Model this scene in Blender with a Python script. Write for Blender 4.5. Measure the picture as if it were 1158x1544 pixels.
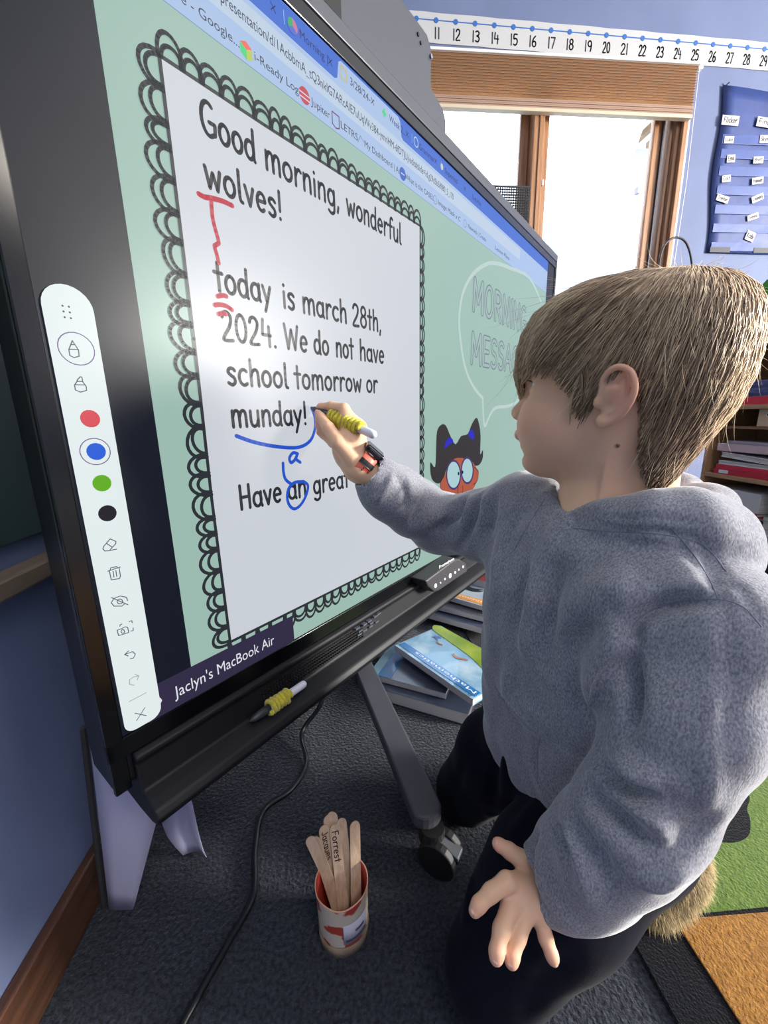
import bpy, bmesh, math, random
import numpy as np
from mathutils import Vector, Matrix
from mathutils.bvhtree import BVHTree
for o in list(bpy.data.objects): bpy.data.objects.remove(o)
SC = bpy.context.scene
COL = SC.collection
PI = math.pi
random.seed(4); RNG = np.random.default_rng(4)
# ---------------------------------------------------------------- camera
CAM_H = 0.82
CR = np.array([[0.9956974, -0.0402228, 0.0834794], [-0.0904798, -0.2275531, 0.9695530], [-0.0200021, -0.9729346, -0.2302134]])
F_PX, CX, CY = 610.0, 579.0, 772.0
cd = bpy.data.cameras.new('camera'); cam = bpy.data.objects.new('camera', cd); COL.objects.link(cam)
cd.sensor_fit = 'HORIZONTAL'; cd.sensor_width = 36.0; cd.lens = 36.0 * F_PX / 1158.0; cd.clip_start = 0.01
m4 = Matrix.Identity(4)
for i in range(3):
    m4[i][0] = CR[i, 0]; m4[i][1] = -CR[i, 1]; m4[i][2] = -CR[i, 2]
m4[2][3] = CAM_H
cam.matrix_world = m4; SC.camera = cam
# ---------------------------------------------------------------- world, lights, exposure
SC.view_settings.view_transform = 'Standard'; SC.view_settings.look = 'None'
SC.view_settings.gamma = 1.0; SC.view_settings.use_curve_mapping = False
SC.view_settings.exposure = 0.0
wd = bpy.data.worlds.new('world'); SC.world = wd; wd.use_nodes = True
wn = wd.node_tree.nodes; wl = wd.node_tree.links
bg = wn['Background']; bg.inputs['Strength'].default_value = 3.2
tc = wn.new('ShaderNodeTexCoord'); sp = wn.new('ShaderNodeSeparateXYZ'); rp = wn.new('ShaderNodeValToRGB')
wl.new(tc.outputs['Generated'], sp.inputs[0]); wl.new(sp.outputs['Z'], rp.inputs[0]); wl.new(rp.outputs[0], bg.inputs['Color'])
rp.color_ramp.elements[0].position = 0.0; rp.color_ramp.elements[0].color = (0.80, 0.86, 0.92, 1)
rp.color_ramp.elements[1].position = 0.6; rp.color_ramp.elements[1].color = (0.62, 0.78, 1.0, 1)

def area_light(name, loc, target, sx, sy, watts, col, portal=False, spread=None):
    l = bpy.data.lights.new(name, 'AREA'); l.shape = 'RECTANGLE'; l.size = sx; l.size_y = sy; l.energy = watts; l.color = col
    if spread: l.spread = spread
    o = bpy.data.objects.new(name, l); COL.objects.link(o); o.location = loc
    o.rotation_euler = (Vector(target) - Vector(loc)).to_track_quat('-Z', 'Y').to_euler()
    if portal: l.cycles.is_portal = True
    return o
# daylight arriving through the windows of the window wall
area_light('window_portal', (1.17, 2.90, 1.93), (1.17, 0, 1.93), 1.95, 1.65, 1.0, (1, 1, 1), portal=True)
area_light('window_daylight', (1.3, 3.3, 2.7), (1.0, 0.3, 0.4), 1.7, 1.3, 50, (0.86, 0.93, 1.0))
# the room's own ceiling fixtures and an unseen fill light added at the far right
area_light('ceiling_panel_light', (1.0, -1.6, 3.46), (1.0, -1.6, 0), 1.2, 0.6, 45, (1.0, 0.97, 0.93))
area_light('ceiling_panel_light', (3.4, -0.2, 3.46), (3.4, -0.2, 0), 1.2, 0.6, 45, (1.0, 0.97, 0.93))
area_light('ceiling_panel_light', (5.6, 2.0, 3.46), (5.6, 2.0, 0), 1.2, 0.6, 14, (1.0, 0.9, 0.76))
area_light('ceiling_panel_light', (5.0, -2.0, 3.46), (5.0, -2.0, 0), 1.2, 0.6, 60, (1.0, 0.9, 0.76))
area_light('side_fill_light', (6.9, -0.7, 1.9), (0, 0.4, 0.8), 1.6, 1.3, 1500, (1.0, 0.96, 0.90))  # added to brighten the child from the right; the wall there is solid

# ---------------------------------------------------------------- helpers
def ray(px, py): return CR @ np.array([(px - CX) / F_PX, (py - CY) / F_PX, 1.0])
def W(px, py, z):
    v = ray(px, py) * z; return np.array([v[0], v[1], v[2] + CAM_H])
def onz(px, py, h=0.0):
    v = ray(px, py); t = (h - CAM_H) / v[2]; return np.array([v[0] * t, v[1] * t, h])
def onx(px, py, X):
    v = ray(px, py); t = X / v[0]; return np.array([X, v[1] * t, v[2] * t + CAM_H])
def ony(px, py, Y):
    v = ray(px, py); t = Y / v[1]; return np.array([v[0] * t, Y, v[2] * t + CAM_H])
BU = np.array([0.6724125, 0.7401767, 0.0]); BN = np.array([0.7401767, -0.6724125, 0.0]); BF = np.array([-0.3863722, 0.3509993, CAM_H])
U0 = 0.2323
def B(u, v, n=0.0): return BF + BU * (u + U0) + BN * n + np.array([0, 0, v])
def buv(px, py, n=0.0):
    r = ray(px, py); t = (-0.522 + n) / r.dot(BN); q = r * t
    return (q.dot(BU) - U0, q[2])
def srgb(c):
    out = []
    for x in c[:3]:
        x = x / 255.0; out.append(x / 12.92 if x <= 0.04045 else ((x + 0.055) / 1.055) ** 2.4)
    return tuple(out) + (1.0,)
MATS = {}
def mat(name, col, rough=0.6, metal=0.0, spec=0.5, col2=None, nscale=20.0, stretch=(1, 1, 1), bump=0.0, bscale=None, bdist=0.002, sheen=0.0,
        emit=None, estr=1.0, coat=0.0, attr=None, sss=0.0, detail=4.0, trans=0.0, lo=0.35, hi=0.65, alpha=1.0):
    if name in MATS: return MATS[name]
    m = bpy.data.materials.new(name); m.use_nodes = True; nt = m.node_tree; N = nt.nodes; L = nt.links; b = N['Principled BSDF']
    b.inputs['Base Color'].default_value = srgb(col); b.inputs['Roughness'].default_value = rough; b.inputs['Metallic'].default_value = metal
    b.inputs['Specular IOR Level'].default_value = spec; b.inputs['Coat Weight'].default_value = coat; b.inputs['Alpha'].default_value = alpha
    b.inputs['Transmission Weight'].default_value = trans
    if sheen: b.inputs['Sheen Weight'].default_value = sheen; b.inputs['Sheen Roughness'].default_value = 0.4
    if sss: b.inputs['Subsurface Weight'].default_value = sss; b.inputs['Subsurface Radius'].default_value = (0.008, 0.003, 0.0015); b.inputs['Subsurface Scale'].default_value = 1.0
    if emit: b.inputs['Emission Color'].default_value = srgb(emit); b.inputs['Emission Strength'].default_value = estr
    t = N.new('ShaderNodeTexCoord'); mp = N.new('ShaderNodeMapping'); mp.inputs['Scale'].default_value = stretch; L.new(t.outputs['Object'], mp.inputs[0])
    src = None
    if attr:
        a = N.new('ShaderNodeAttribute'); a.attribute_name = attr; src = a.outputs['Color']
    if col2:
        n = N.new('ShaderNodeTexNoise'); n.inputs['Scale'].default_value = nscale; n.inputs['Detail'].default_value = detail; L.new(mp.outputs[0], n.inputs['Vector'])
        r = N.new('ShaderNodeMapRange'); r.inputs[1].default_value = lo; r.inputs[2].default_value = hi; L.new(n.outputs['Fac'], r.inputs[0])
        mx = N.new('ShaderNodeMix'); mx.data_type = 'RGBA'; L.new(r.outputs[0], mx.inputs['Factor'])
        if attr:
            mx.blend_type = 'MULTIPLY'; L.new(src, mx.inputs['A']); mx.inputs['B'].default_value = srgb(col2)
        else:
            mx.inputs['A'].default_value = srgb(col); mx.inputs['B'].default_value = srgb(col2)
        src = mx.outputs['Result']
    if src: L.new(src, b.inputs['Base Color'])
    if bump:
        n = N.new('ShaderNodeTexNoise'); n.inputs['Scale'].default_value = bscale or nscale; n.inputs['Detail'].default_value = 5.0; L.new(mp.outputs[0], n.inputs['Vector'])
        bp = N.new('ShaderNodeBump'); bp.inputs['Strength'].default_value = bump; bp.inputs['Distance'].default_value = bdist
        L.new(n.outputs['Fac'], bp.inputs['Height']); L.new(bp.outputs[0], b.inputs['Normal'])
    MATS[name] = m; return m
def tag(o, label=None, cat=None, group=None, kind=None):
    if label: o['label'] = label
    if cat: o['category'] = cat
    if group: o['group'] = group
    if kind: o['kind'] = kind
    return o
def empty(name, loc, label, cat, group=None, rot=None):
    o = bpy.data.objects.new(name, None); COL.objects.link(o); o.location = Vector(loc); o.empty_display_size = 0.02
    if rot is not None: o.rotation_euler = rot
    return tag(o, label, cat, group)
def mesh(name, V, Fc, m, parent=None, smooth=False, mats=None, fm=None, local=False):
    """V in room coordinates (unless local); the object's origin goes to the parent's, or to its own base."""
    me = bpy.data.meshes.new(name); V = np.asarray(V, dtype=float)
    if local: off = np.zeros(3); o = bpy.data.objects.new(name, me)
    else:
        o = bpy.data.objects.new(name, me)
        if parent is None:
            off = np.array([(V[:, 0].min() + V[:, 0].max()) / 2, (V[:, 1].min() + V[:, 1].max()) / 2, V[:, 2].min()]); o.location = off
        else:
            off = root_loc(parent)
    me.from_pydata((V - off).tolist(), [], [list(map(int, f)) for f in Fc]); 
    for mm in (mats or [m]): me.materials.append(mm)
    if fm is not None: me.polygons.foreach_set('material_index', fm)
    if smooth: me.polygons.foreach_set('use_smooth', [True] * len(me.polygons))
    me.update(); COL.objects.link(o)
    if parent is not None: o.parent = parent
    return o
def root_loc(p):
    v = np.zeros(3)
    while p is not None: v = v + np.array(p.location); p = p.parent
    return v
class MB:
    def __init__(s): s.V = []; s.F = []; s.n = 0
    def add(s, V, Fc):
        s.V.append(np.asarray(V, float).reshape(-1, 3)); s.F += [[i + s.n for i in f] for f in Fc]; s.n += len(s.V[-1]); return s
    def quadbox(s, c, hx, hy, hz):   # centre, three half-edge vectors
        c = np.array(c, float); hx, hy, hz = map(lambda a: np.array(a, float), (hx, hy, hz)); P = []
        for k in (-1, 1):
            for j in (-1, 1):
                for i in (-1, 1): P.append(c + i * hx + j * hy + k * hz)
        Fc = [(0, 2, 3, 1), (4, 5, 7, 6), (0, 1, 5, 4), (2, 6, 7, 3), (0, 4, 6, 2), (1, 3, 7, 5)]
        if np.dot(np.cross(hx, hy), hz) < 0: Fc = [f[::-1] for f in Fc]
        return s.add(P, Fc)
    def box(s, x0, x1, y0, y1, z0, z1):
        return s.quadbox(((x0 + x1) / 2, (y0 + y1) / 2, (z0 + z1) / 2), ((x1 - x0) / 2, 0, 0), (0, (y1 - y0) / 2, 0), (0, 0, (z1 - z0) / 2))
    def bbox(s, u0, u1, v0, v1, n0, n1):   # box in the display's frame
        return s.quadbox(B((u0 + u1) / 2, (v0 + v1) / 2, (n0 + n1) / 2), BU * (u1 - u0) / 2, np.array([0, 0, (v1 - v0) / 2]), BN * (n1 - n0) / 2)
    def tube(s, pts, rad, seg=8, cap=True, flat=None):
        pts = [np.array(p, float) for p in pts]; n = len(pts)
        rad = [rad] * n if np.isscalar(rad) else rad; rings = []; up = None
        for i, p in enumerate(pts):
            t = pts[min(i + 1, n - 1)] - pts[max(i - 1, 0)]; t = t / (np.linalg.norm(t) + 1e-12)
            if up is None:
                up = np.array([0, 0, 1.0]) if abs(t[2]) < 0.9 else np.array([1.0, 0, 0])
            up = up - up.dot(t) * t; up /= np.linalg.norm(up) + 1e-12; sd = np.cross(t, up)
            for k in range(seg):
                a = 2 * PI * k / seg; rings.append(p + rad[i] * (math.cos(a) * up + math.sin(a) * sd))
        Fc = []
        for i in range(n - 1):
            for k in range(seg):
                a = i * seg + k; b_ = i * seg + (k + 1) % seg; Fc.append((a, b_, b_ + seg, a + seg))
        if cap: Fc.append(tuple(range(seg))[::-1]); Fc.append(tuple((n - 1) * seg + k for k in range(seg)))
        return s.add(rings, Fc)
    def prism(s, poly, o, ex, ey, ez, d):  # polygon (2d list) in plane (o, ex, ey), extruded d along ez
        n = len(poly); o = np.array(o, float)
        P = [o + ex * a + ey * b_ for a, b_ in poly] + [o + ex * a + ey * b_ + ez * d for a, b_ in poly]
        ar = sum(poly[i][0] * poly[(i + 1) % n][1] - poly[(i + 1) % n][0] * poly[i][1] for i in range(n)) * np.dot(np.cross(ex, ey), ez) * d
        Fc = [tuple(range(n))[::-1], tuple(range(n, 2 * n))] + [(i, (i + 1) % n, (i + 1) % n + n, i + n) for i in range(n)]
        if ar < 0: Fc = [f[::-1] for f in Fc]
        return s.add(P, Fc)
    def build(s, name, m, parent=None, smooth=False, bevel=0.0, bseg=2):
        o = mesh(name, np.vstack(s.V), s.F, m, parent, smooth)
        if bevel:
            b = o.modifiers.new('bevel', 'BEVEL'); b.width = bevel; b.segments = bseg; b.limit_method = 'ANGLE'
        return o
def crv(P, n=6, closed=False):
    """Catmull-Rom through the points"""
    P = [np.array(p, float) for p in P]; out = []; m_ = len(P)
    for i in range(m_ if closed else m_ - 1):
        if closed: a, b_, c, d = P[(i - 1) % m_], P[i], P[(i + 1) % m_], P[(i + 2) % m_]
        else: a, b_, c, d = P[max(i - 1, 0)], P[i], P[i + 1], P[min(i + 2, m_ - 1)]
        for k in range(n):
            t = k / n; out.append(0.5 * ((2 * b_) + (c - a) * t + (2 * a - 5 * b_ + 4 * c - d) * t * t + (3 * b_ - a - 3 * c + d) * t ** 3))
    if not closed: out.append(P[-1])
    return out
# ---- monoline lettering: glyphs as strokes (cap height 1, x-height .62)
def el(cx, cy, rx, ry, a0, a1, n=12): return [(cx + rx * math.cos(math.radians(a0 + (a1 - a0) * i / n)), cy + ry * math.sin(math.radians(a0 + (a1 - a0) * i / n))) for i in range(n + 1)]
X_ = .62
GL = {
 'J': (.46, [[(.36, .98), (.36, .25), (.28, .04), (.12, .04), (.05, .2)]]), 'q': (.50, [el(.24, .3, .18, .29, 60, 400, 14), [(.42, .60), (.42, -.32)]]),
 'G': (.62, [el(.32, .5, .27, .48, 55, 300, 14) + [(.54, .12), (.56, .42), (.34, .42)]]),
 'W': (.80, [[(.04, .98), (.2, .02), (.4, .8), (.58, .02), (.76, .98)]]),
 'H': (.60, [[(.1, .98), (.1, .02)], [(.5, .98), (.5, .02)], [(.1, .5), (.5, .5)]]),
 'M': (.74, [[(.08, .02), (.12, .98), (.37, .3), (.62, .98), (.66, .02)]]),
 'O': (.66, [el(.33, .5, .26, .48, 90, 450, 18)]),
 'R': (.6, [[(.1, .02), (.1, .98)], [(.1, .97)] + el(.28, .74, .22, .23, 90, -90, 8) + [(.1, .51)], [(.25, .51), (.52, .02)]]),
 'N': (.64, [[(.1, .02), (.1, .98), (.52, .02), (.54, .98)]]),
 'I': (.22, [[(.11, .98), (.11, .02)]]),
 'E': (.54, [[(.48, .97), (.1, .97), (.1, .03), (.48, .03)], [(.1, .5), (.42, .5)]]),
 'S': (.54, [el(.27, .74, .19, .23, 30, 250, 10) + el(.27, .26, .2, .24, 80, -150, 10)]),
 'A': (.62, [[(.04, .02), (.31, .98), (.58, .02)], [(.14, .36), (.48, .36)]]),
 'F': (.52, [[(.48, .97), (.1, .97), (.1, .03)], [(.1, .5), (.42, .5)]]),
 'L': (.5, [[(.1, .97), (.1, .03), (.46, .03)]]), 'T': (.56, [[(.03, .97), (.53, .97)], [(.28, .97), (.28, .02)]]),
 'B': (.58, [[(.1, .02), (.1, .98)], [(.1, .97)] + el(.28, .75, .19, .22, 90, -90, 8) + [(.12, .53)], [(.12, .53)] + el(.29, .28, .23, .25, 90, -90, 8) + [(.1, .03)]]),
 'C': (.58, [el(.33, .5, .27, .48, 50, 310, 14)]), 'K': (.56, [[(.1, .98), (.1, .02)], [(.5, .98), (.12, .45), (.52, .02)]]),
 'a': (.50, [el(.24, .3, .19, .29, 60, 400, 14), [(.42, .60), (.41, .15), (.46, .0)]]),
 'b': (.50, [[(.08, .98), (.08, .02)], el(.26, .3, .19, .29, 180, -180, 14)]),
 'c': (.44, [el(.26, .3, .2, .29, 50, 310, 12)]),
 'd': (.52, [el(.24, .3, .19, .29, 60, 400, 14), [(.43, .98), (.42, .15), (.46, .0)]]),
 'e': (.48, [[(.07, .32), (.41, .34)] + el(.245, .31, .18, .3, 10, 310, 14)]),
 'f': (.38, [[(.38, .92), (.3, .98), (.2, .9), (.17, .7), (.17, .0)], [(.03, .58), (.34, .58)]]),
 'g': (.50, [el(.24, .3, .18, .29, 60, 400, 14), [(.42, .60), (.42, -.1), (.36, -.27), (.22, -.32), (.08, -.24)]]),
 'h': (.50, [[(.09, .98), (.09, .0)], [(.09, .35), (.17, .55), (.3, .62), (.4, .5), (.42, .0)]]),
 'i': (.20, [[(.1, .6), (.1, .0)], [(.1, .84), (.1, .86)]]),
 'j': (.24, [[(.16, .6), (.15, -.2), (.02, -.3)], [(.16, .84), (.16, .86)]]),
 'k': (.46, [[(.08, .98), (.08, .0)], [(.4, .6), (.1, .26), (.42, .0)]]),
 'l': (.24, [[(.1, .98), (.1, .12), (.2, .0)]]),
 'm': (.74, [[(.08, .6), (.08, .0)], [(.08, .36), (.16, .56), (.26, .61), (.35, .5), (.37, .0)], [(.37, .36), (.45, .56), (.55, .61), (.64, .5), (.66, .0)]]),
 'n': (.50, [[(.09, .6), (.09, .0)], [(.09, .35), (.17, .55), (.3, .61), (.4, .5), (.42, .0)]]),
 'o': (.50, [el(.25, .3, .195, .29, 90, 450, 16)]),
 'p': (.50, [[(.08, .6), (.08, -.32)], el(.26, .3, .19, .29, 180, -180, 14)]),
 'r': (.38, [[(.09, .6), (.09, .0)], [(.09, .33), (.17, .54), (.28, .61), (.36, .55)]]),
 's': (.42, [[(.36, .52), (.26, .6), (.13, .57), (.09, .45), (.2, .34), (.32, .25), (.34, .1), (.22, .0), (.07, .07)]]),
 't': (.36, [[(.18, .92), (.18, .0)], [(.02, .60), (.34, .60)]]),
 'u': (.50, [[(.08, .6), (.09, .15), (.2, .0), (.34, .06), (.41, .25)], [(.42, .6), (.42, .0)]]),
 'v': (.44, [[(.05, .6), (.22, .0), (.39, .6)]]),
 'w': (.64, [[(.05, .6), (.17, .0), (.32, .48), (.46, .0), (.59, .6)]]),
 'x': (.42, [[(.05, .6), (.37, .0)], [(.37, .6), (.05, .0)]]),
 'y': (.48, [[(.05, .6), (.23, .05)], [(.42, .6), (.25, .05), (.12, -.32)]]),
 'z': (.42, [[(.05, .6), (.37, .6), (.05, .0), (.38, .0)]]),
 '0': (.58, [el(.29, .49, .22, .48, 90, 450, 18)]), '1': (.26, [[(.13, .98), (.13, .0)]]),
 '2': (.54, [[(.08, .78), (.14, .93), (.28, .98), (.42, .88), (.44, .7), (.34, .45), (.06, .02), (.48, .02)]]),
 '3': (.52, [[(.08, .9), (.26, .98), (.42, .85), (.38, .62), (.2, .54), (.4, .45), (.45, .22), (.3, .01), (.07, .1)]]),
 '4': (.56, [[(.14, .98), (.08, .42), (.5, .42)], [(.42, .75), (.42, .0)]]),
 '5': (.52, [[(.44, .97), (.12, .97), (.1, .56), (.28, .62), (.45, .46), (.44, .18), (.26, .0), (.07, .08)]]),
 '6': (.54, [[(.4, .96), (.2, .75), (.08, .38), (.12, .1), (.28, .0), (.44, .12), (.44, .38), (.28, .5), (.1, .38)]]),
 '7': (.50, [[(.05, .97), (.46, .97), (.2, .0)]]),
 '8': (.54, [el(.27, .75, .17, .22, -90, 270, 14), el(.27, .27, .21, .26, 90, 450, 14)]),
 '9': (.52, [el(.26, .7, .19, .27, 0, 360, 14), [(.45, .7), (.43, .3), (.36, .0)]]),
 '!': (.24, [[(.12, .98), (.12, .3)], [(.12, .04), (.12, .02)]]), '.': (.22, [[(.1, .03), (.1, .01)]]),
 ',': (.22, [[(.12, .06), (.07, -.16)]]), ' ': (.32, []), '-': (.4, [[(.06, .36), (.34, .36)]]), '/': (.4, [[(.04, -.1), (.36, 1.0)]]),
 "'": (.16, [[(.09, 1.0), (.07, .8)]]),
}
SMOOTH = set('acdeghmnourstfbpqjlG2356yS9')
def glyph_strokes(txt):
    x = 0; out = []
    for ch in txt:
        a, st = GL[ch]
        for s_ in st:
            p = [(x + q[0], q[1]) for q in s_]
            if ch in SMOOTH and len(p) < 10 and len(p) > 2: p = [tuple(q) for q in crv(p, 4)]
            out.append(p)
        x += a + .05
    return out, x - .05
def stroke_mesh(mb, strokes, w, emb, disc=8):
    """flat ribbons with round joints; emb maps (a, b) to a point in space"""
    for st in strokes:
        st = [np.array(p, float) for p in st]
        for p in st[::1] if len(st) < 400 else st:
            mb.add([emb(p[0] + w / 2 * math.cos(2 * PI * k / disc), p[1] + w / 2 * math.sin(2 * PI * k / disc)) for k in range(disc)], [tuple(range(disc))])
        for a, b_ in zip(st[:-1], st[1:]):
            d = b_ - a; L_ = np.linalg.norm(d)
            if L_ < 1e-9: continue
            nn = np.array([-d[1], d[0]]) / L_ * w / 2
            mb.add([emb(*(a - nn)), emb(*(b_ - nn)), emb(*(b_ + nn)), emb(*(a + nn))], [(0, 1, 2, 3)])
def text_strokes(txt, x0, y0, x1, y1, h, slant=0.0):
    s_, w = glyph_strokes(txt); sx = math.hypot(x1 - x0, y1 - y0) / w; dx = (x1 - x0) / (w * sx); dy = (y1 - y0) / (w * sx)
    return [[(x0 + dx * q[0] * sx - dy * q[1] * h + slant * q[1] * h * dx, y0 + dy * q[0] * sx + dx * q[1] * h) for q in p] for p in s_]
def font_mesh(txt):
    cu = bpy.data.curves.new('t', 'FONT'); cu.body = txt; cu.size = 1.0; cu.resolution_u = 3
    o = bpy.data.objects.new('t', cu); COL.objects.link(o); dg = bpy.context.evaluated_depsgraph_get(); me = bpy.data.meshes.new_from_object(o.evaluated_get(dg))
    V = [tuple(v.co) for v in me.vertices]; Fc = [tuple(p.vertices) for p in me.polygons]
    bpy.data.objects.remove(o); bpy.data.curves.remove(cu); bpy.data.meshes.remove(me); return V, Fc
def font_on(mb, txt, x0, y0, w, h, emb):
    """sans lettering of width w, cap height h from (x0, y0)"""
    V, Fc = font_mesh(txt); V = np.array(V); sx = w / (V[:, 0].max() - V[:, 0].min()); sy = h / 0.72
    mb.add([emb(x0 + (v[0] - V[:, 0].min()) * sx, y0 + v[1] * sy) for v in V], Fc)
# ================================================================= the room
XL, YW, XR, YB, ZC = -0.475, 2.75, 7.0, -3.6, 3.50
wallm = mat('wall_paint', (100, 111, 142), .75, col2=(94, 105, 136), nscale=3, bump=.15, bscale=260, bdist=.0006)
WX0, WX1, WZ0, WZ1 = 0.20, 2.13, 1.10, 2.75
def struct(mb_or, name, m, parent=None, **k):
    o = mb_or.build(name, m, parent, **k)
    if parent is None: o['kind'] = 'structure'
    return o
carpet = mat('carpet', (31, 34, 40), .95, spec=.1, col2=(56, 60, 68), nscale=160, bump=1.0, bscale=150, bdist=.006, sheen=.25)
struct(MB().box(XL - .1, XR + .1, YB - .1, YW + .1, -.1, 0), 'floor', carpet)
struct(MB().box(XL - .1, XR + .1, YB - .1, YW + .25, ZC, ZC + .1), 'ceiling', mat('ceiling_paint', (205, 208, 212), .9, bump=.2, bscale=80))
struct(MB().box(XL - .1, XL, YB, YW, 0, ZC), 'wall_left', wallm)
struct(MB().box(XL - .1, WX0, YW, YW + .14, 0, ZC).box(WX1, XR + .1, YW, YW + .14, 0, ZC).box(WX0, WX1, YW, YW + .14, 0, WZ0).box(WX0, WX1, YW, YW + .14, WZ1, ZC), 'wall_far', wallm)
struct(MB().box(XL - .1, XR + .1, YB - .1, YB, 0, ZC), 'wall_back', wallm)
struct(MB().box(XR, XR + .1, YB, YW, 0, ZC), 'wall_right', wallm)
stain = mat('stained_wood', (86, 54, 36), .5, col2=(58, 36, 24), nscale=6, stretch=(14, 1, 14), bump=.2, bscale=30)
bb = empty('baseboard_left', (XL, 0, 0), None, None); bb['kind'] = 'structure'
MB().box(XL, XL + .012, YB, YW, 0, .092).build('board', stain, bb, bevel=.003)
MB().box(XL, XL + .016, YB, YW, .092, .10).build('cap_strip', stain, bb, bevel=.003)
# window with oak frame, two sashes, glass
oak = mat('window_oak', (164, 120, 84), .45, col2=(134, 92, 58), nscale=5, stretch=(22, 22, 1), bump=.15, bscale=40)
win = empty('window_1', (WX0, YW, WZ0), None, None); win['kind'] = 'structure'
f = MB(); f.box(WX1 - .03, WX1, YW - .015, YW + .14, WZ0, WZ1).box(WX0, WX0 + .03, YW - .015, YW + .14, WZ0, WZ1).box(WX0, WX1, YW + .01, YW + .14, WZ1 - .03, WZ1).box(WX0, WX1, YW + .01, YW + .14, WZ0, WZ0 + .03)
f.build('window_frame', oak, win, bevel=.003)
MB().box(WX1, WX1 + .012, YW - .012, YW, WZ0 - .05, WZ1 + .01).build('casing_edge', mat('white_paint', (205, 212, 228), .5), win)
MB().box(WX0 - .03, WX1 + .03, YW - .06, YW + .10, WZ0 - .03, WZ0).build('window_sill', oak, win, bevel=.004)
MB().box(1.165, 1.235, YW - .01, YW + .14, WZ0, WZ1).build('mullion', oak, win, bevel=.006)
MB().box(1.20, 1.212, YW - .016, YW - .01, WZ0, WZ1).build('mullion_bead', oak, win, bevel=.002)
def sash(x0, x1, y):
    s = MB(); t = .055
    s.box(x0, x0 + t, y, y + .04, WZ0 + .03, WZ1 - .03).box(x1 - t, x1, y, y + .04, WZ0 + .03, WZ1 - .03).box(x0, x1, y, y + .04, WZ0 + .03, WZ0 + .09).box(x0, x1, y, y + .04, WZ1 - .09, WZ1 - .03)
    o = s.build('sash', oak, win, bevel=.005)
    MB().box(x0 + .045, x1 - .045, y + .016, y + .02, WZ0 + .07, WZ1 - .07).build('pane', mat('window_glass', (235, 240, 245), .02, trans=1.0, spec=.3), o)
    return o
sash(WX0 + .03, 1.165, YW + .05); 
s2 = sash(1.235, WX1 - .115, YW + .05)
for i, xx in enumerate((WX1 - .105, WX1 - .072, WX1 - .045)):
    MB().box(xx - .010, xx + .006 + .004 * i, YW + .01 + .02 * (2 - i), YW + .10, WZ0 + .03, WZ1 - .03).build('jamb_strip', oak, win, bevel=.003)
MB().box(WX1 - .120, WX1 - .113, YW + .035, YW + .05, WZ0 + .03, WZ1 - .03).build('aluminium_track', mat('dark_metal_strip', (70, 74, 84), .4, metal=.6), win)
lk = MB(); lk.box(1.883 - .01, 1.883 + .012, YW + .02, YW + .05, 2.15, 2.19); lk.box(1.25, 1.262, YW + .02, YW + .05, 2.18, 2.21); lk.build('sash_latch', mat('white_paint', (205, 212, 228), .5), win, bevel=.003)
# cellular blind hanging over the top of the window
blind = empty('cellular_blind', (1.3, YW - .02, 2.52), 'tan pleated blind pulled part way down over the top of the bright window', 'blind')
bm_ = bpy.data.materials.new('blind_fabric'); bm_.use_nodes = True; nt = bm_.node_tree; nt.nodes.remove(nt.nodes['Principled BSDF'])
d_ = nt.nodes.new('ShaderNodeBsdfDiffuse'); d_.inputs[0].default_value = srgb((188, 154, 122)); t_ = nt.nodes.new('ShaderNodeBsdfTranslucent'); t_.inputs[0].default_value = srgb((250, 222, 184))
mx_ = nt.nodes.new('ShaderNodeMixShader'); mx_.inputs[0].default_value = .45; nt.links.new(d_.outputs[0], mx_.inputs[1]); nt.links.new(t_.outputs[0], mx_.inputs[2]); nt.links.new(mx_.outputs[0], nt.nodes['Material Output'].inputs[0])
zt = 2.775; prof = []; 
n_p = 15; z1 = 2.575
for i in range(n_p * 2 + 1): prof.append((YW - .018 - (.020 if i % 2 else 0), zt - (zt - z1) * i / (n_p * 2)))
V = []; Fc = []
for i, (y, z) in enumerate(prof): V += [(WX0 - .02, y, z), (WX1 - .005, y, z)]
for i in range(len(prof) - 1): Fc.append((2 * i, 2 * i + 1, 2 * i + 3, 2 * i + 2))
po = mesh('pleated_fabric', V, Fc, bm_, blind); sm = po.modifiers.new('s', 'SOLIDIFY'); sm.thickness = .0015
for i in range(1, n_p): MB().box(WX0 - .02, WX1 - .005, YW - .0405, YW - .0375, prof[2 * i - 1][1] - .0012, prof[2 * i - 1][1] + .0012).build('pleat_shade_strip', mat('pleat_shade_strip', (132, 100, 76), .8), blind)  # dark strips put in for the shade along the pleats
stk = MB()
for i in range(5): stk.box(WX0 - .02, WX1 - .005, YW - .042 - .002 * (i % 2), YW - .012, 2.575 - .009 * (i + 1) + .001, 2.575 - .009 * i)
stk.build('stacked_pleats', mat('blind_stack', (150, 122, 104), .8), blind, bevel=.002)
MB().box(WX0 - .02, WX1 - .005, YW - .046, YW - .012, 2.512, 2.530).build('bottom_rail', mat('rail_cream', (190, 176, 150), .4), blind, bevel=.003)
MB().box(WX0 - .03, WX1 + .01, YW - .045, YW - .002, 2.775, 2.788).build('head_rail', mat('rail_white', (225, 222, 215), .4), blind, bevel=.002)
MB().tube([(WX1 + .018, YW - .02, 2.775), (WX1 + .03, YW - .02, 2.2), (WX1 + .012, YW - .02, 1.4)], .0022, 6).build('cord', mat('rail_white', (225, 222, 215), .4), blind)
MB().box(WX1 + .005, WX1 + .035, YW - .03, YW, 2.765, 2.788).build('bracket', mat('rail_white', (225, 222, 215), .4), blind, bevel=.003)
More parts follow.
